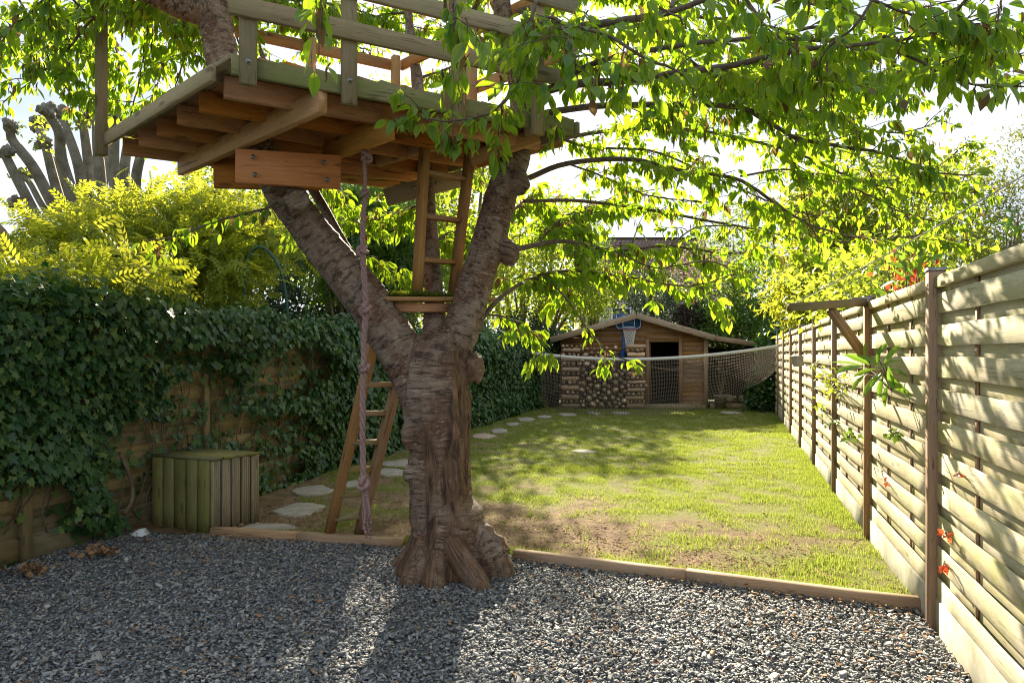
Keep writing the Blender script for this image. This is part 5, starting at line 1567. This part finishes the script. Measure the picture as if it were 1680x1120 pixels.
for sd in (0, 1):
    y0 = HY0 if sd == 0 else HY1
    V, T, UVs = [], [], []
    for k in range(NR):
        f0, f1 = k / NR, (k + 1) / NR + .012
        ya, yb = y0 + (hm - y0) * f0, y0 + (hm - y0) * min(1, f1); za, zb_ = HE + (HR - HE) * f0, HE + (HR - HE) * min(1, f1)
        o = len(V)
        for x in (HX0, HX1):
            V += [(x, ya, za + .07), (x, yb, zb_ + .02), (x, ya, za)]
            UVs += [(x, f0 * 5.3), (x, f1 * 5.3), (x, f0 * 5.3)]
        T += [(o, o + 3, o + 4), (o, o + 4, o + 1), (o + 2, o + 5, o + 3), (o + 2, o + 3, o)]
    obj('roof', np_mesh('roof', np.array(V) - np.array(W[hs.name].translation), np.array(T), M_TILE, np.array(UVs)), hs, W[hs.name])
for x in (HX0 + .2, HX1 - .2):
    V = np.array([(x, HY0 + .3, HE), (x, HY1 - .3, HE), (x, hm, HR - .1), (x + .02, HY0 + .3, HE), (x + .02, HY1 - .3, HE), (x + .02, hm, HR - .1)]) - np.array(W[hs.name].translation)
    obj('gable', np_mesh('gable', V, np.array([(0, 2, 1), (3, 4, 5), (0, 1, 4), (0, 4, 3), (1, 2, 5), (1, 5, 4), (2, 0, 3), (2, 3, 5)]), M_BRICK), hs, W[hs.name])
house_box('ridge_cap', (HX0, hm - .12, HR - .02), (HX1, hm + .12, HR + .12), M_TILE)
M_GLASS = plain('dark_glass', (.03, .035, .04), .1, 0, .05, 3, spec=.6)
for x in (6.0, 9.6):
    wdw = house_box('window', (x, HY0 + .2, 2.9), (x + 1.2, HY0 + .28, 4.2), M_WHITE)
    V, T = box_arrays((x + .08, HY0 + .18, 2.98), (x + 1.12, HY0 + .198, 4.12))
    obj('pane', np_mesh('pane', V - np.array(W[wdw.name].translation), T, M_GLASS), wdw, W[wdw.name])

# ------------------------------------------------------------------ trees and shrubs beyond the fences
def oval_tpl(w=.3, fold=.3, bend=.2):
    V = [(0, 0, 0), (-w, .45, w * fold), (0, .5, -.0), (w, .45, w * fold), (0, 1, -bend)]
    return np.array(V), np.array([(0, 2, 1), (0, 3, 2), (1, 2, 4), (2, 3, 4)]), np.array([(v[0], v[1]) for v in V])
OV = oval_tpl(); OVT = oval_tpl(.13, .2, .15); OVR = oval_tpl(.42, .25, .1)
def frond_tpl(n=6):
    Vs, Ts, o = [], [], 0
    for i in range(n):
        t = .18 + .78 * i / (n - 1)
        for sd in (-1, 1):
            a = sd * (1.15 - .35 * t); L = .30 * (1 - .45 * abs(t - .45))
            bx, by = 0, t
            dx, dy = math.sin(a), math.cos(a); px_, py_ = dy, -dx
            V = [(bx, by, -.25 * t * t), (bx + dx * L * .5 + px_ * .065, by + dy * L * .5 + py_ * .065, -.25 * t * t - .02), (bx + dx * L, by + dy * L, -.25 * t * t - .09), (bx + dx * L * .5 - px_ * .065, by + dy * L * .5 - py_ * .065, -.25 * t * t - .02)]
            Vs += V; Ts += [(o, o + 1, o + 2), (o, o + 2, o + 3)]; o += 4
    return np.array(Vs), np.array(Ts), np.array(Vs)[:, :2]
FR = frond_tpl()
def crown(name, parent, mat, ells, n, size, tpl, clump=.30, up=.5, hang=.0, shell=.55, leaf_per=14):
    """leaf clumps through ellipsoids: ells = (centre, rx, ry, rz, weight)"""
    w = np.array([e[1] * e[2] * e[3] for e in ells]) ** .67; w /= w.sum()
    pos, out = [], []
    for (c, rx, ry, rz), q in zip([(e[0], e[1], e[2], e[3]) for e in ells], w):
        m = int(n * q / leaf_per) + 1
        d = unit(rng.normal(0, 1, (m, 3))); r = shell + (1 - shell) * rng.random(m) ** .6 
        wob = 1 + .28 * np.array([mnoise.noise(Vector(v * 1.9) + Vector(c)) for v in d])
        cc = np.array(c) + d * np.array([rx, ry, rz]) * (r * wob)[:, None]
        sc_ = rng.uniform(.5, 1.3, m)
        pp = np.repeat(cc, leaf_per, 0) + rng.normal(0, 1, (m * leaf_per, 3)) * np.array([1, 1, .7]) * clump * np.repeat(sc_, leaf_per)[:, None] * .5
        pos.append(pp); out.append(np.repeat(d, leaf_per, 0))
    pos, out = np.vstack(pos), np.vstack(out)
    keep = pos[:, 2] > .02; pos, out = pos[keep], out[keep]; k = len(pos)
    d = out * .6 + rng.normal(0, .7, (k, 3)) + np.array([0, 0, -hang]); nn_ = out * .5 + np.array([0, 0, up]) + rng.normal(0, .5, (k, 3))
    scatter(name, parent, mat, tpl, pos, rots(d, nn_), rng.uniform(.6, 1.25, k) * size, True, kind='stuff')
def plant(name, label, cat, base, ells, mat, n, size, tpl=OV, trunk=None, bark=None, group=None, **kw):
    e = thing(name, base, label, cat, group)
    crown('crown' if 'tree' in name else 'foliage', e, mat, ells, n, size, tpl, **kw)
    L = []
    b = Vector(base)
    for c, rx, ry, rz in ells:
        c = Vector(c)
        for q in range(3):
            tip = c + Vector((R_.uniform(-.6, .6) * rx, R_.uniform(-.6, .6) * ry, R_.uniform(-.2, .7) * rz))
            midp = b.lerp(tip, .45) + Vector((R_.gauss(0, .08), R_.gauss(0, .08), .15)) * max(1, rz * .5)
            r = trunk or .03
            L.append((catmull([tuple(b + Vector((R_.gauss(0, r * .6), R_.gauss(0, r * .6), 0))), tuple(midp), tuple(tip)], 9), np.linspace(r, r * .15, 9)))
    tubes_obj('trunk' if 'tree' in name else 'stems', e, bark or M_BROWNBARK, L, 6)
    return e
def E(px, py, Y, rx, ry, rz): return (P(px, py, Y), rx, ry, rz)
def foot(px, Y): return ((px - CX) / F * Y, Y, 0)
plant('wisteria', 'mound of yellow green feathery foliage rising over the ivy fence', 'shrub', foot(260, 9.2),
      [E(120, 440, 7.6, .55, .6, .40), E(200, 408, 8.4, .6, .7, .45), E(290, 378, 9, .7, .7, .5), E(370, 390, 9.2, .65, .7, .5), E(170, 480, 7.6, .6, .6, .35), E(300, 450, 8.6, .9, .7, .5), E(90, 470, 7.2, .4, .5, .3), E(40, 462, 5.35, .32, .22, .13), E(130, 452, 5.8, .40, .25, .16), E(215, 470, 6.3, .35, .25, .15)],
      L_WIST, 5600, .25, FR, .04, clump=.34, up=.7, hang=.25, leaf_per=10)
plant('acacia_shrub', 'ferny bright green shrub behind the rope beyond the ivy', 'shrub', foot(600, 11),
      [E(560, 400, 11, .6, .6, .8), E(620, 380, 11.5, .6, .6, .7), E(660, 430, 11.5, .5, .6, .6)], L_MID, 2600, .27, FR, .04, clump=.32, up=.6, hang=.2, leaf_per=10)
plant('evergreen_shrub', 'dark green shrub in the gap behind the green garden arch', 'shrub', foot(470, 12.5),
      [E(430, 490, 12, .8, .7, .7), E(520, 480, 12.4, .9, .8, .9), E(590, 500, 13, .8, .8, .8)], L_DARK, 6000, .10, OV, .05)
plant('lime_tree', 'tall yellow green tree behind the ivy fence and treehouse', 'tree', foot(640, 17.5),
      [E(600, 330, 17, 1.6, 1.4, 1.5), E(680, 380, 17.5, 1.5, 1.4, 1.5), E(640, 230, 17.5, 1.3, 1.2, 1.3), E(560, 430, 17, 1.5, 1.2, 1.2), E(700, 480, 18, 1.2, 1.1, 1.1)], L_YELLOW, 12000, .14, OV, .14, clump=.6)
plant('ash_tree', 'tall airy green tree seen between the two trunk limbs', 'tree', foot(770, 19),
      [E(760, 330, 19, 1.2, 1.1, 1.5), E(730, 420, 19, 1.2, 1.0, 1.2), E(790, 250, 19.5, 1.1, 1.0, 1.2), E(800, 430, 19.5, 1.1, 1.0, 1.1)], L_YELLOW, 7000, .14, OV, .11, clump=.6)
plant('broadleaf_tree', 'round yellow green tree standing left behind the wisteria mound', 'tree', foot(330, 15.5),
      [E(300, 380, 15.5, 1.2, 1.1, .9), E(380, 340, 15.8, 1.2, 1.1, 1.0), E(450, 400, 16, 1.1, 1.1, 1.0)], L_YELLOW, 7000, .13, OV, .10, clump=.5)
plant('hazel_tree', 'bright leafy tree between the shed roof and the ivy hedge', 'tree', foot(860, 24),
      [E(850, 470, 23, 1.4, 1.2, 1.4), E(920, 450, 24, 1.4, 1.2, 1.5), E(890, 370, 24, 1.2, 1.2, 1.2), E(960, 480, 24.5, 1.2, 1.2, 1.2), E(800, 420, 23, 1.2, 1.2, 1.2)], L_YELLOW, 10000, .15, OV, .12, clump=.6)
plant('conifer_tree', 'blue green conifer close behind the shed ridge', 'tree', foot(965, 26), [E(968, 400, 26, .6, .6, 1.2), E(968, 480, 26, .9, .9, 1.2)], L_MID, 5000, .13, OVT, .12, clump=.4)
plant('holly_tree', 'dark grey green evergreen bush just behind the shed ridge', 'tree', foot(1080, 23),
      [E(1065, 480, 23, .9, .9, .75), E(1110, 520, 23, .9, .9, .8), E(1150, 535, 23, .7, .8, .6)], L_GREYG, 8000, .10, OV, .10, clump=.4)
plant('copper_shrub', 'purple brown dark bush above the shed right eave', 'shrub', foot(1130, 22.2), [E(1135, 532, 22.0, .55, .5, .55)], leaf_mat('copper_leaf', [(.03, .015, .018), (.05, .025, .025)], [(.06, .03, .03), (.1, .04, .04)], .5, .2, .3, False), 2500, .09, OV, .05)
plant('laurel_shrub', 'broad mid green bush behind the lean-to roof', 'shrub', foot(1200, 21.5),
      [E(1190, 500, 22, 1.0, .9, 1.1), E(1240, 480, 21.5, .9, .9, 1.2), E(1262, 540, 20.5, .7, .7, .8), E(1200, 545, 21, .9, .8, .7)], L_MID, 10000, .11, OV, .08, clump=.4)
plant('plum_tree', 'pale pinkish cream flowering tree behind the bushes', 'tree', foot(1150, 27), [E(1140, 450, 27, 1.4, 1.2, .9), E(1180, 470, 27, 1.0, 1, .7)],
      leaf_mat('cream_blossom', [(.30, .24, .20), (.38, .30, .24), (.22, .20, .12)], [(.3, .24, .18), (.4, .3, .22)], .7, .4, .2, False), 5000, .11, OVR, .08, clump=.5)
plant('willow_tree', 'thin airy pale tree standing behind the house roof edge', 'tree', foot(1210, 34),
      [E(1170, 420, 34, .8, .8, 1.3), E(1205, 390, 34, .9, .8, 1.7), E(1245, 415, 34, .9, .8, 1.3)], L_PALE, 3200, .16, OV, .07, clump=.5, leaf_per=8)
bam = plant('bamboo_clump', 'yellow green bamboo with arching canes behind the pale fence', 'bamboo', foot(1350, 13.5),
      [E(1310, 480, 14.2, .45, .5, .6), E(1360, 420, 13.5, .55, .6, .8), E(1410, 400, 12.4, .5, .5, .7), E(1350, 500, 13.5, .6, .5, .4), E(1330, 350, 14, .4, .4, .7)], L_WIST, 9000, .17, OVT, .02, clump=.45, up=.3, hang=.5, leaf_per=9)
CN = []
for k in range(26):
    b = Vector((fence_x(13.3) + .75 + R_.uniform(-.3, .8), 13.3 + R_.uniform(-.9, .9), 0)); h = R_.uniform(3.0, 4.6); l = R_.uniform(-.5, .3)
    CN.append((catmull([tuple(b), tuple(b + Vector((l * .2, 0, h * .5))), tuple(b + Vector((l, R_.uniform(-.3, .3), h)))], 9), np.linspace(.013, .004, 9)))
tubes_obj('canes', bam, plain('bamboo_cane', (.30, .26, .08), .5), CN, 5)
plant('thuja_tree', 'golden green conifer towering over the near pale fence', 'tree', (6.9, 9.4, 0),
      [((6.6, 9.2, 2.6), .8, .9, 1.1), ((7.1, 9.5, 3.2), .9, 1.0, 1.3), ((7.4, 9.6, 1.6), 1.0, 1.0, 1.3), ((6.6, 9.8, 1.5), .7, .8, 1.0)],
      leaf_mat('golden_conifer', [(.10, .13, .02), (.16, .19, .03), (.22, .22, .04)], [(.22, .26, .03), (.34, .34, .06)], .6, .35, .2, False), 22000, .075, OVT, .08, clump=.22, up=.8, leaf_per=16)
plant('cherry_laurel', 'big leaved yellow green shrub leaning over the pale fence', 'shrub', (fence_x(7.2) + .9, 7.2, 0),
      [((fence_x(8.5) + .5, 8.5, 2.15), .5, .8, .45), ((fence_x(7.2) + .6, 7.2, 2.05), .5, .7, .40), ((fence_x(10) + .5, 10, 2.3), .5, .8, .5)], L_YELLOW, 2600, .11, OV, .04, clump=.35)
plant('photinia_shrub', 'shrub with glossy red young leaves peeping over the fence', 'shrub', (fence_x(6.4) + .55, 6.4, 0),
      [((fence_x(5.4) + .28, 5.4, 1.93), .10, .10, .08)], L_RED, 70, .07, OV, .02, clump=.2)
plant('hedge_ivy', 'dark ivy clump filling the far corner by the lean-to', 'ivy', foot(1258, 17.9), [E(1258, 610, 17.7, .30, .35, .9), E(1252, 650, 17.7, .38, .4, .45), E(1268, 570, 17.9, .3, .3, .4)], L_IVY, 4200, .085, IVT, .03, clump=.2, leaf_per=10)
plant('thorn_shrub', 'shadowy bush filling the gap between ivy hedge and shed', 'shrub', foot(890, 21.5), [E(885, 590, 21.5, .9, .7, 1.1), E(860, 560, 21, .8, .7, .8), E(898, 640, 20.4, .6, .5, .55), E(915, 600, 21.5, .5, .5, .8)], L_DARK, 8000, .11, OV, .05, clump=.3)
e = plant('birch_tree', 'slender sunlit yellow green tree rising behind the pale fence', 'tree', (6.2, 12.6, 0),
      [E(1340, 420, 13, .6, .6, .5), E(1420, 350, 12.6, .8, .7, .7), E(1500, 330, 12.4, .8, .7, .7), E(1480, 420, 12, .8, .6, .5), E(1570, 290, 12.8, .6, .5, .5), E(1390, 290, 12.8, .6, .5, .6), E(1580, 400, 12, .6, .6, .5), E(1330, 340, 13.4, .5, .5, .5)], L_YELLOW, 9000, .105, OV, .035, clump=.42, hang=.3, leaf_per=8)
# bushes closing the view beyond the neighbouring gardens
plant('privet_bush', 'dull green bushes beyond the pollard at the far left', 'shrub', foot(-60, 20), [E(-80, 480, 20, 2.4, 1.2, 1.3), E(60, 500, 21, 2.2, 1.2, 1.2), E(-300, 480, 20, 2.4, 1.2, 1.4)], L_MID, 7000, .16, OV, .08, clump=.6)
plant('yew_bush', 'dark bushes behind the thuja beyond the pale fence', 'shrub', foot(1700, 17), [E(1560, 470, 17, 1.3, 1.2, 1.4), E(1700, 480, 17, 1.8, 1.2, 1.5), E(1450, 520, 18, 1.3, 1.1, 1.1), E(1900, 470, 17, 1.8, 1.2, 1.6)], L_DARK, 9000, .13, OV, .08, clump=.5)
fw = []
for k in range(60):
    a = (k / 59 - .5) * 2.6; r = R_.uniform(62, 80); fw.append(((math.sin(a) * r, math.cos(a) * r, 1.6), R_.uniform(3, 5), 3, R_.uniform(2.5, 4.6)))
crown('far_trees', None, L_DARK, fw, 26000, .75, OV, clump=2.2)
tag(bpy.data.objects['far_trees'], 'far mass of trees along the horizon behind the gardens', 'trees')

# pollarded tree
PB = Vector(foot(135, 12))
po = thing('pollard_tree', PB, 'bare pollarded tree with knobbly grey upright limbs', 'tree')
pol = [[(135, 430), (79, 386), (37, 311), (7, 251)], [(135, 430), (97, 356), (56, 277), (22, 232), (17, 210)], [(140, 430), (112, 371), (90, 300), (75, 240)], [(140, 430), (116, 360), (96, 285), (60, 202)],
       [(145, 430), (124, 337), (101, 262), (97, 217), (76, 184)], [(150, 430), (140, 350), (128, 270), (100, 190)], [(150, 430), (150, 326), (143, 250), (136, 200)], [(155, 430), (161, 330), (176, 277), (182, 208)], [(160, 430), (186, 337), (187, 250), (190, 190)],
       [(165, 430), (199, 330), (206, 262), (215, 205)], [(140, 430), (75, 345), (49, 300), (33, 285)], [(130, 430), (67, 375), (22, 333)], [(165, 430), (215, 340), (225, 280), (238, 230)], [(150, 430), (165, 320), (160, 240), (158, 185)]]
M_POL = simple_bark('pollard_bark', (.13, .115, .085), (.25, .235, .2), 4)
PL_ = [(np.array([tuple(PB + Vector((0, 0, -.05))), tuple(PB + Vector((0, 0, 1.4))), tuple(P(140, 428, 12))]), np.array([.36, .34, .33]))]
for k, l in enumerate(pol):
    dy = (k % 4 - 1.5) * .45
    C = catmull([tuple(P(a, b, 12 + dy * i / 3)) for i, (a, b) in enumerate(l)], 18)
    r = np.linspace(.10, .066, 18) * (1 if k not in (10, 11) else .6)
    o = tubes_obj('limb', po, M_POL, [(C, r)], 10)
    tip = Vector(C[-1])
    bl = [ball_arrays(tip + Vector((R_.gauss(0, .05), R_.gauss(0, .05), R_.gauss(.02, .04))), R_.uniform(.055, .09), k * 5 + q, .6, 2) for q in range(4)]
    V, T = join(bl)
    obj('knob', np_mesh('knob', V - np.array(PB), T, M_POL, smooth=True), po, W[po.name])
tubes_obj('trunk', po, M_POL, PL_, 14)
tips = [P(l[-1][0], l[-1][1], 12) for l in pol]
crown('sprouts', po, L_YELLOW, [(t_, .16, .16, .12) for t_ in tips], 420, .09, OV, clump=.14, leaf_per=5)
# a second bare tree at the frame's left edge
PB2 = Vector(foot(-40, 10))
p2 = thing('bare_tree', PB2, 'dark bare branched tree cut by the frame edge beside the pollard', 'tree')
L2 = [(np.array([tuple(PB2), tuple(P(-30, 520, 10)), tuple(P(-15, 450, 10))]), np.array([.2, .17, .15]))]
for l in ([(-15, 450), (20, 425), (45, 412)], [(-15, 450), (10, 410), (5, 385), (-5, 370)], [(-20, 440), (25, 400), (42, 388)], [(-15, 460), (22, 455), (50, 462)]):
    L2.append((catmull([tuple(P(a, b, 10)) for a, b in l], 10), np.linspace(.10, .05, 10)))
tubes_obj('trunk', p2, M_BROWNBARK, L2, 8)

# green garden arch
ar = thing('garden_arch', P(435, 540, 8.3), 'green metal garden arch standing behind the ivy fence', 'garden arch')
for dy in (0, .45):
    C = catmull([tuple(P(a, b, 8.3 + dy)) for a, b in ((399, 640), (400, 520), (403, 440), (418, 408), (440, 412), (462, 450), (472, 520), (474, 640))], 40)
    tubes_obj('hoop', ar, M_GREENMETAL, [(C, np.full(40, .017))], 7)
for a, b in ((401, 500), (403, 440), (430, 405), (462, 450), (472, 520)):
    tubes_obj('crossbar', ar, M_GREENMETAL, [(np.array([tuple(P(a, b, 8.3)), tuple(P(a, b, 8.75))]), np.full(2, .012))], 6)

# ------------------------------------------------------------------ on and through the pale fence
br = thing('timber_bracket', P(1425, 500, 5.52), 'wooden bracket arm with diagonal brace sticking out from a fence post', 'bracket')
pa = Vector((fence_x(5.52), 5.52, 0)); gn = Vector((-.958, .287, 0))
top = Vector((pa.x, pa.y, 1.80)) + gn * .03
arm_end = P(1296, 504, 5.30)
plank('arm', br, M_LADDER_G, top + Vector((0, 0, -.01)), arm_end, .07, .06, c=.004, seg=3, rough=.001)
plank('brace', br, M_LADDER, Vector((pa.x, pa.y, 1.36)) + gn * .03, top.lerp(arm_end, .48) + Vector((0, 0, -.04)), .05, .06, c=.004)
plank('plate', br, M_STEEL, top + gn * -.02 + Vector((-.0, -.045, 0)), top + gn * .12 + Vector((0, -.045, -.004)), .004, .055, c=.001)
hb = thing('hanging_pot', P(1308, 592, 5.3), 'small grey wire hung pot dangling below the bracket arm', 'hanging pot')
hc = P(1308, 592, 5.3); prof = [(0, -.042), (.025, -.04), (.040, -.015), (.043, .03), (.046, .034), (.043, .038), (.038, .03), (0, .02)]
k = 16; V = []; T = []
for a in range(k):
    for q, z in prof: V.append((q * math.cos(a * 2 * math.pi / k), q * math.sin(a * 2 * math.pi / k), z))
m = len(prof)
for a in range(k):
    b = (a + 1) % k
    for j in range(m - 1): T += [(a * m + j, b * m + j, b * m + j + 1), (a * m + j, b * m + j + 1, a * m + j + 1)]
obj('pot', np_mesh('pot', np.array(V), np.array(T), plain('pot_grey', (.40, .38, .34), .7, 0, .2, 30), smooth=True), hb, W[hb.name])
ae = arm_end + Vector((.03, .01, -.03))
tubes_obj('wire', hb, M_STEEL, [(np.array([tuple(hc + Vector((.06 * math.cos(a), .06 * math.sin(a), .045))), tuple(hc + Vector((0, 0, .22)))]), np.full(2, .0018)) for a in (0, 2.1, 4.2)] + [(np.array([tuple(hc + Vector((0, 0, .22))), tuple(ae)]), np.full(2, .0018))], 4)
cl = thing('clothes_line', P(1454, 418, 5.4), 'thin white line running from the bracket up over the fence', 'line')
C = catmull([tuple(arm_end + Vector((.02, 0, .02))), tuple(P(1454, 418, 4.6)), tuple(P(1570, 352, 4.1)), tuple(P(1700, 275, 3.6)), tuple(P(1900, 150, 3.1))], 40)
tubes_obj('line', cl, M_CORD, [(C, np.full(40, .0042))], 6)
tag(bpy.data.objects['line'])

def long_leaf_tpl():
    ts = [0, .15, .4, .65, .85, 1]; w = [.015, .06, .125, .135, .075, 0]; V = []
    for t, h in zip(ts, w):
        for s_ in (-1, 0, 1): V.append((s_ * h, t, -.22 * t * t + abs(s_) * h * .35))
    T = []
    for i in range(5):
        for j in (0, 1):
            a = i * 3 + j; T += [(a, a + 1, a + 4), (a, a + 4, a + 3)]
    V = np.array(V); return V, np.array(T), V[:, :2]
LL = long_leaf_tpl()
def leafy(name, label, cat, base, specs, tpl, mat, key, stem_r=.006):
    e = thing(name, base, label, cat)
    pos = np.array([tuple(s_[0]) for s_ in specs]); d = np.array([tuple(s_[1]) for s_ in specs]); nn_ = np.array([tuple(s_[2]) for s_ in specs]); sz = np.array([s_[3] for s_ in specs])
    leaf_objs(e, tpl, mat, pos, rots(d, nn_), sz, range(len(pos)), key)
    L = [(catmull([tuple(base), tuple(Vector(base).lerp(Vector(p), .6) + Vector((0, 0, .02))), tuple(p)], 7), np.linspace(stem_r, .002, 7)) for p in pos[::2]]
    tubes_obj('stems', e, M_TWIG, L, 5)
    return e
def fence_hit(px, py, off=.0):
    k = (px - CX) / F; Y = (2.17 - .3005 * 3.73 - off) / (k - .3005); return P(px, py, Y)
specs = []
bl = [(1420, 600, 1370, 585), (1420, 606, 1378, 602), (1425, 612, 1398, 632), (1430, 600, 1412, 568), (1440, 590, 1452, 563), (1445, 600, 1475, 585), (1440, 612, 1415, 640), (1450, 615, 1440, 645), (1455, 610, 1478, 640), (1460, 600, 1490, 612),
      (1440, 600, 1440, 572), (1436, 608, 1404, 612), (1450, 598, 1468, 570), (1470, 635, 1500, 645), (1455, 605, 1462, 632), (1430, 598, 1395, 580), (1448, 608, 1430, 628), (1442, 596, 1424, 588), (1462, 632, 1448, 660), (1470, 625, 1486, 640)]
for (a, b, c, d_) in bl:
    a += R_.uniform(-6, 6); b += R_.uniform(-6, 6); o_ = R_.uniform(.06, .22); p = fence_hit(a, b, o_); q = P(c, d_, p.y + R_.uniform(-.06, .05))
    specs.append((p, q - p, Vector((-.6, -.5, .8)) + Vector((R_.gauss(0, .3), R_.gauss(0, .3), R_.gauss(0, .3))), max(.14, (q - p).length * 1.15)))
leafy('loquat_branch', 'big bright green leaves poking out through the fence beside the bracket post', 'plant', fence_hit(1462, 640, .02), specs, LL, L_BIG, 'loquat')
def small_spray(label, cx, cy, w, h, n, size, mat, key, name='climber_shoot'):
    specs = []
    for i in range(n):
        p = fence_hit(cx + R_.gauss(0, w * .4), cy + R_.gauss(0, h * .4), R_.uniform(.04, .16))
        specs.append((p, Vector((R_.gauss(-.4, .7), R_.gauss(-.2, .6), R_.gauss(-.2, .7))), Vector((-.5, -.3, .8)) + Vector((R_.gauss(0, .4), R_.gauss(0, .4), R_.gauss(0, .3))), R_.uniform(.7, 1.3) * size))
    return leafy(name, label, 'plant', fence_hit(cx, cy + h * .2, 0), specs, OV, mat, key, .004)
small_spray('bushy light green shoots growing through the fence left of the big leaves', 1366, 630, 36, 32, 75, .06, L_YELLOW, 'shoot')
small_spray('small yellow leaf spray on the fence above the bushy shoots', 1338, 597, 10, 5, 9, .07, L_YELLOW, 'shoot')
small_spray('yellow green leaf tuft on the fence at mid height', 1345, 668, 18, 9, 20, .065, L_YELLOW, 'shoot')
small_spray('lowest little green sprig on the far side of the bracket post', 1394, 713, 14, 11, 20, .05, L_MID, 'shoot2')
small_spray('thin green sprig on the slats below the big leaves', 1465, 710, 18, 14, 16, .05, L_MID, 'shoot2')
small_spray('green sprig in the slats left of the lowest sprig', 1365, 692, 16, 8, 18, .05, L_MID, 'shoot2')
def red_spray(label, px, py, n=6, size=.05):
    specs = []
    for i in range(n):
        p = fence_hit(px + R_.gauss(0, 2), py + R_.gauss(0, 2), .06)
        specs.append((p, Vector((R_.gauss(-.3, .6), R_.gauss(-.3, .5), R_.gauss(-.1, .6))), Vector((-.6, -.4, .6)), size * R_.uniform(.7, 1.2)))
    leafy('red_shoot', label, 'plant', fence_hit(px, py, .0), specs, OV, L_RED, 'red', .003)
red_spray('bright red leaf shoot beside the near fence post, upper one', 1553, 878, 6, .042)
red_spray('drooping red leaf shoot just below on the near post edge', 1550, 927, 6, .042)
red_spray('tiny orange red leaf between slats right of the near post', 1573, 780, 4, .028)
red_spray('tiny red leaf tuft on the panel before the near post', 1453, 792, 4, .035)
# broad leaved shoots above the fence top beside the near post
specs = []
for i in range(16):
    Yq = R_.uniform(4.3, 5.6); p = Vector((fence_x(Yq) + R_.uniform(.0, .2), Yq, 1.86 + R_.uniform(-.05, .18)))
    specs.append((p, Vector((R_.gauss(-.3, .6), R_.gauss(-.3, .6), R_.uniform(.2, 1))), Vector((-.4, -.5, .7)), R_.uniform(.10, .17)))
leafy('laurel_shoot', 'upright glossy green leaves topping the pale fence by the near post', 'plant', Vector((fence_x(4.9) + .15, 4.9, 1.4)), specs, LL, L_BIG, 'loquat', .008)
specs = []
for i in range(10):
    p = P(1668 + R_.gauss(0, 8), 385 + R_.gauss(0, 10), 3.1)
    specs.append((p, Vector((R_.gauss(-.2, .6), R_.gauss(-.2, .6), R_.uniform(.2, 1))), Vector((-.4, -.5, .7)), R_.uniform(.05, .09)))
leafy('laurel_shoot', 'light green leaves over the fence top at the frame edge', 'plant', Vector((fence_x(3.1) + .12, 3.1, 1.7)), specs, LL, L_BIG, 'loquat', .005)
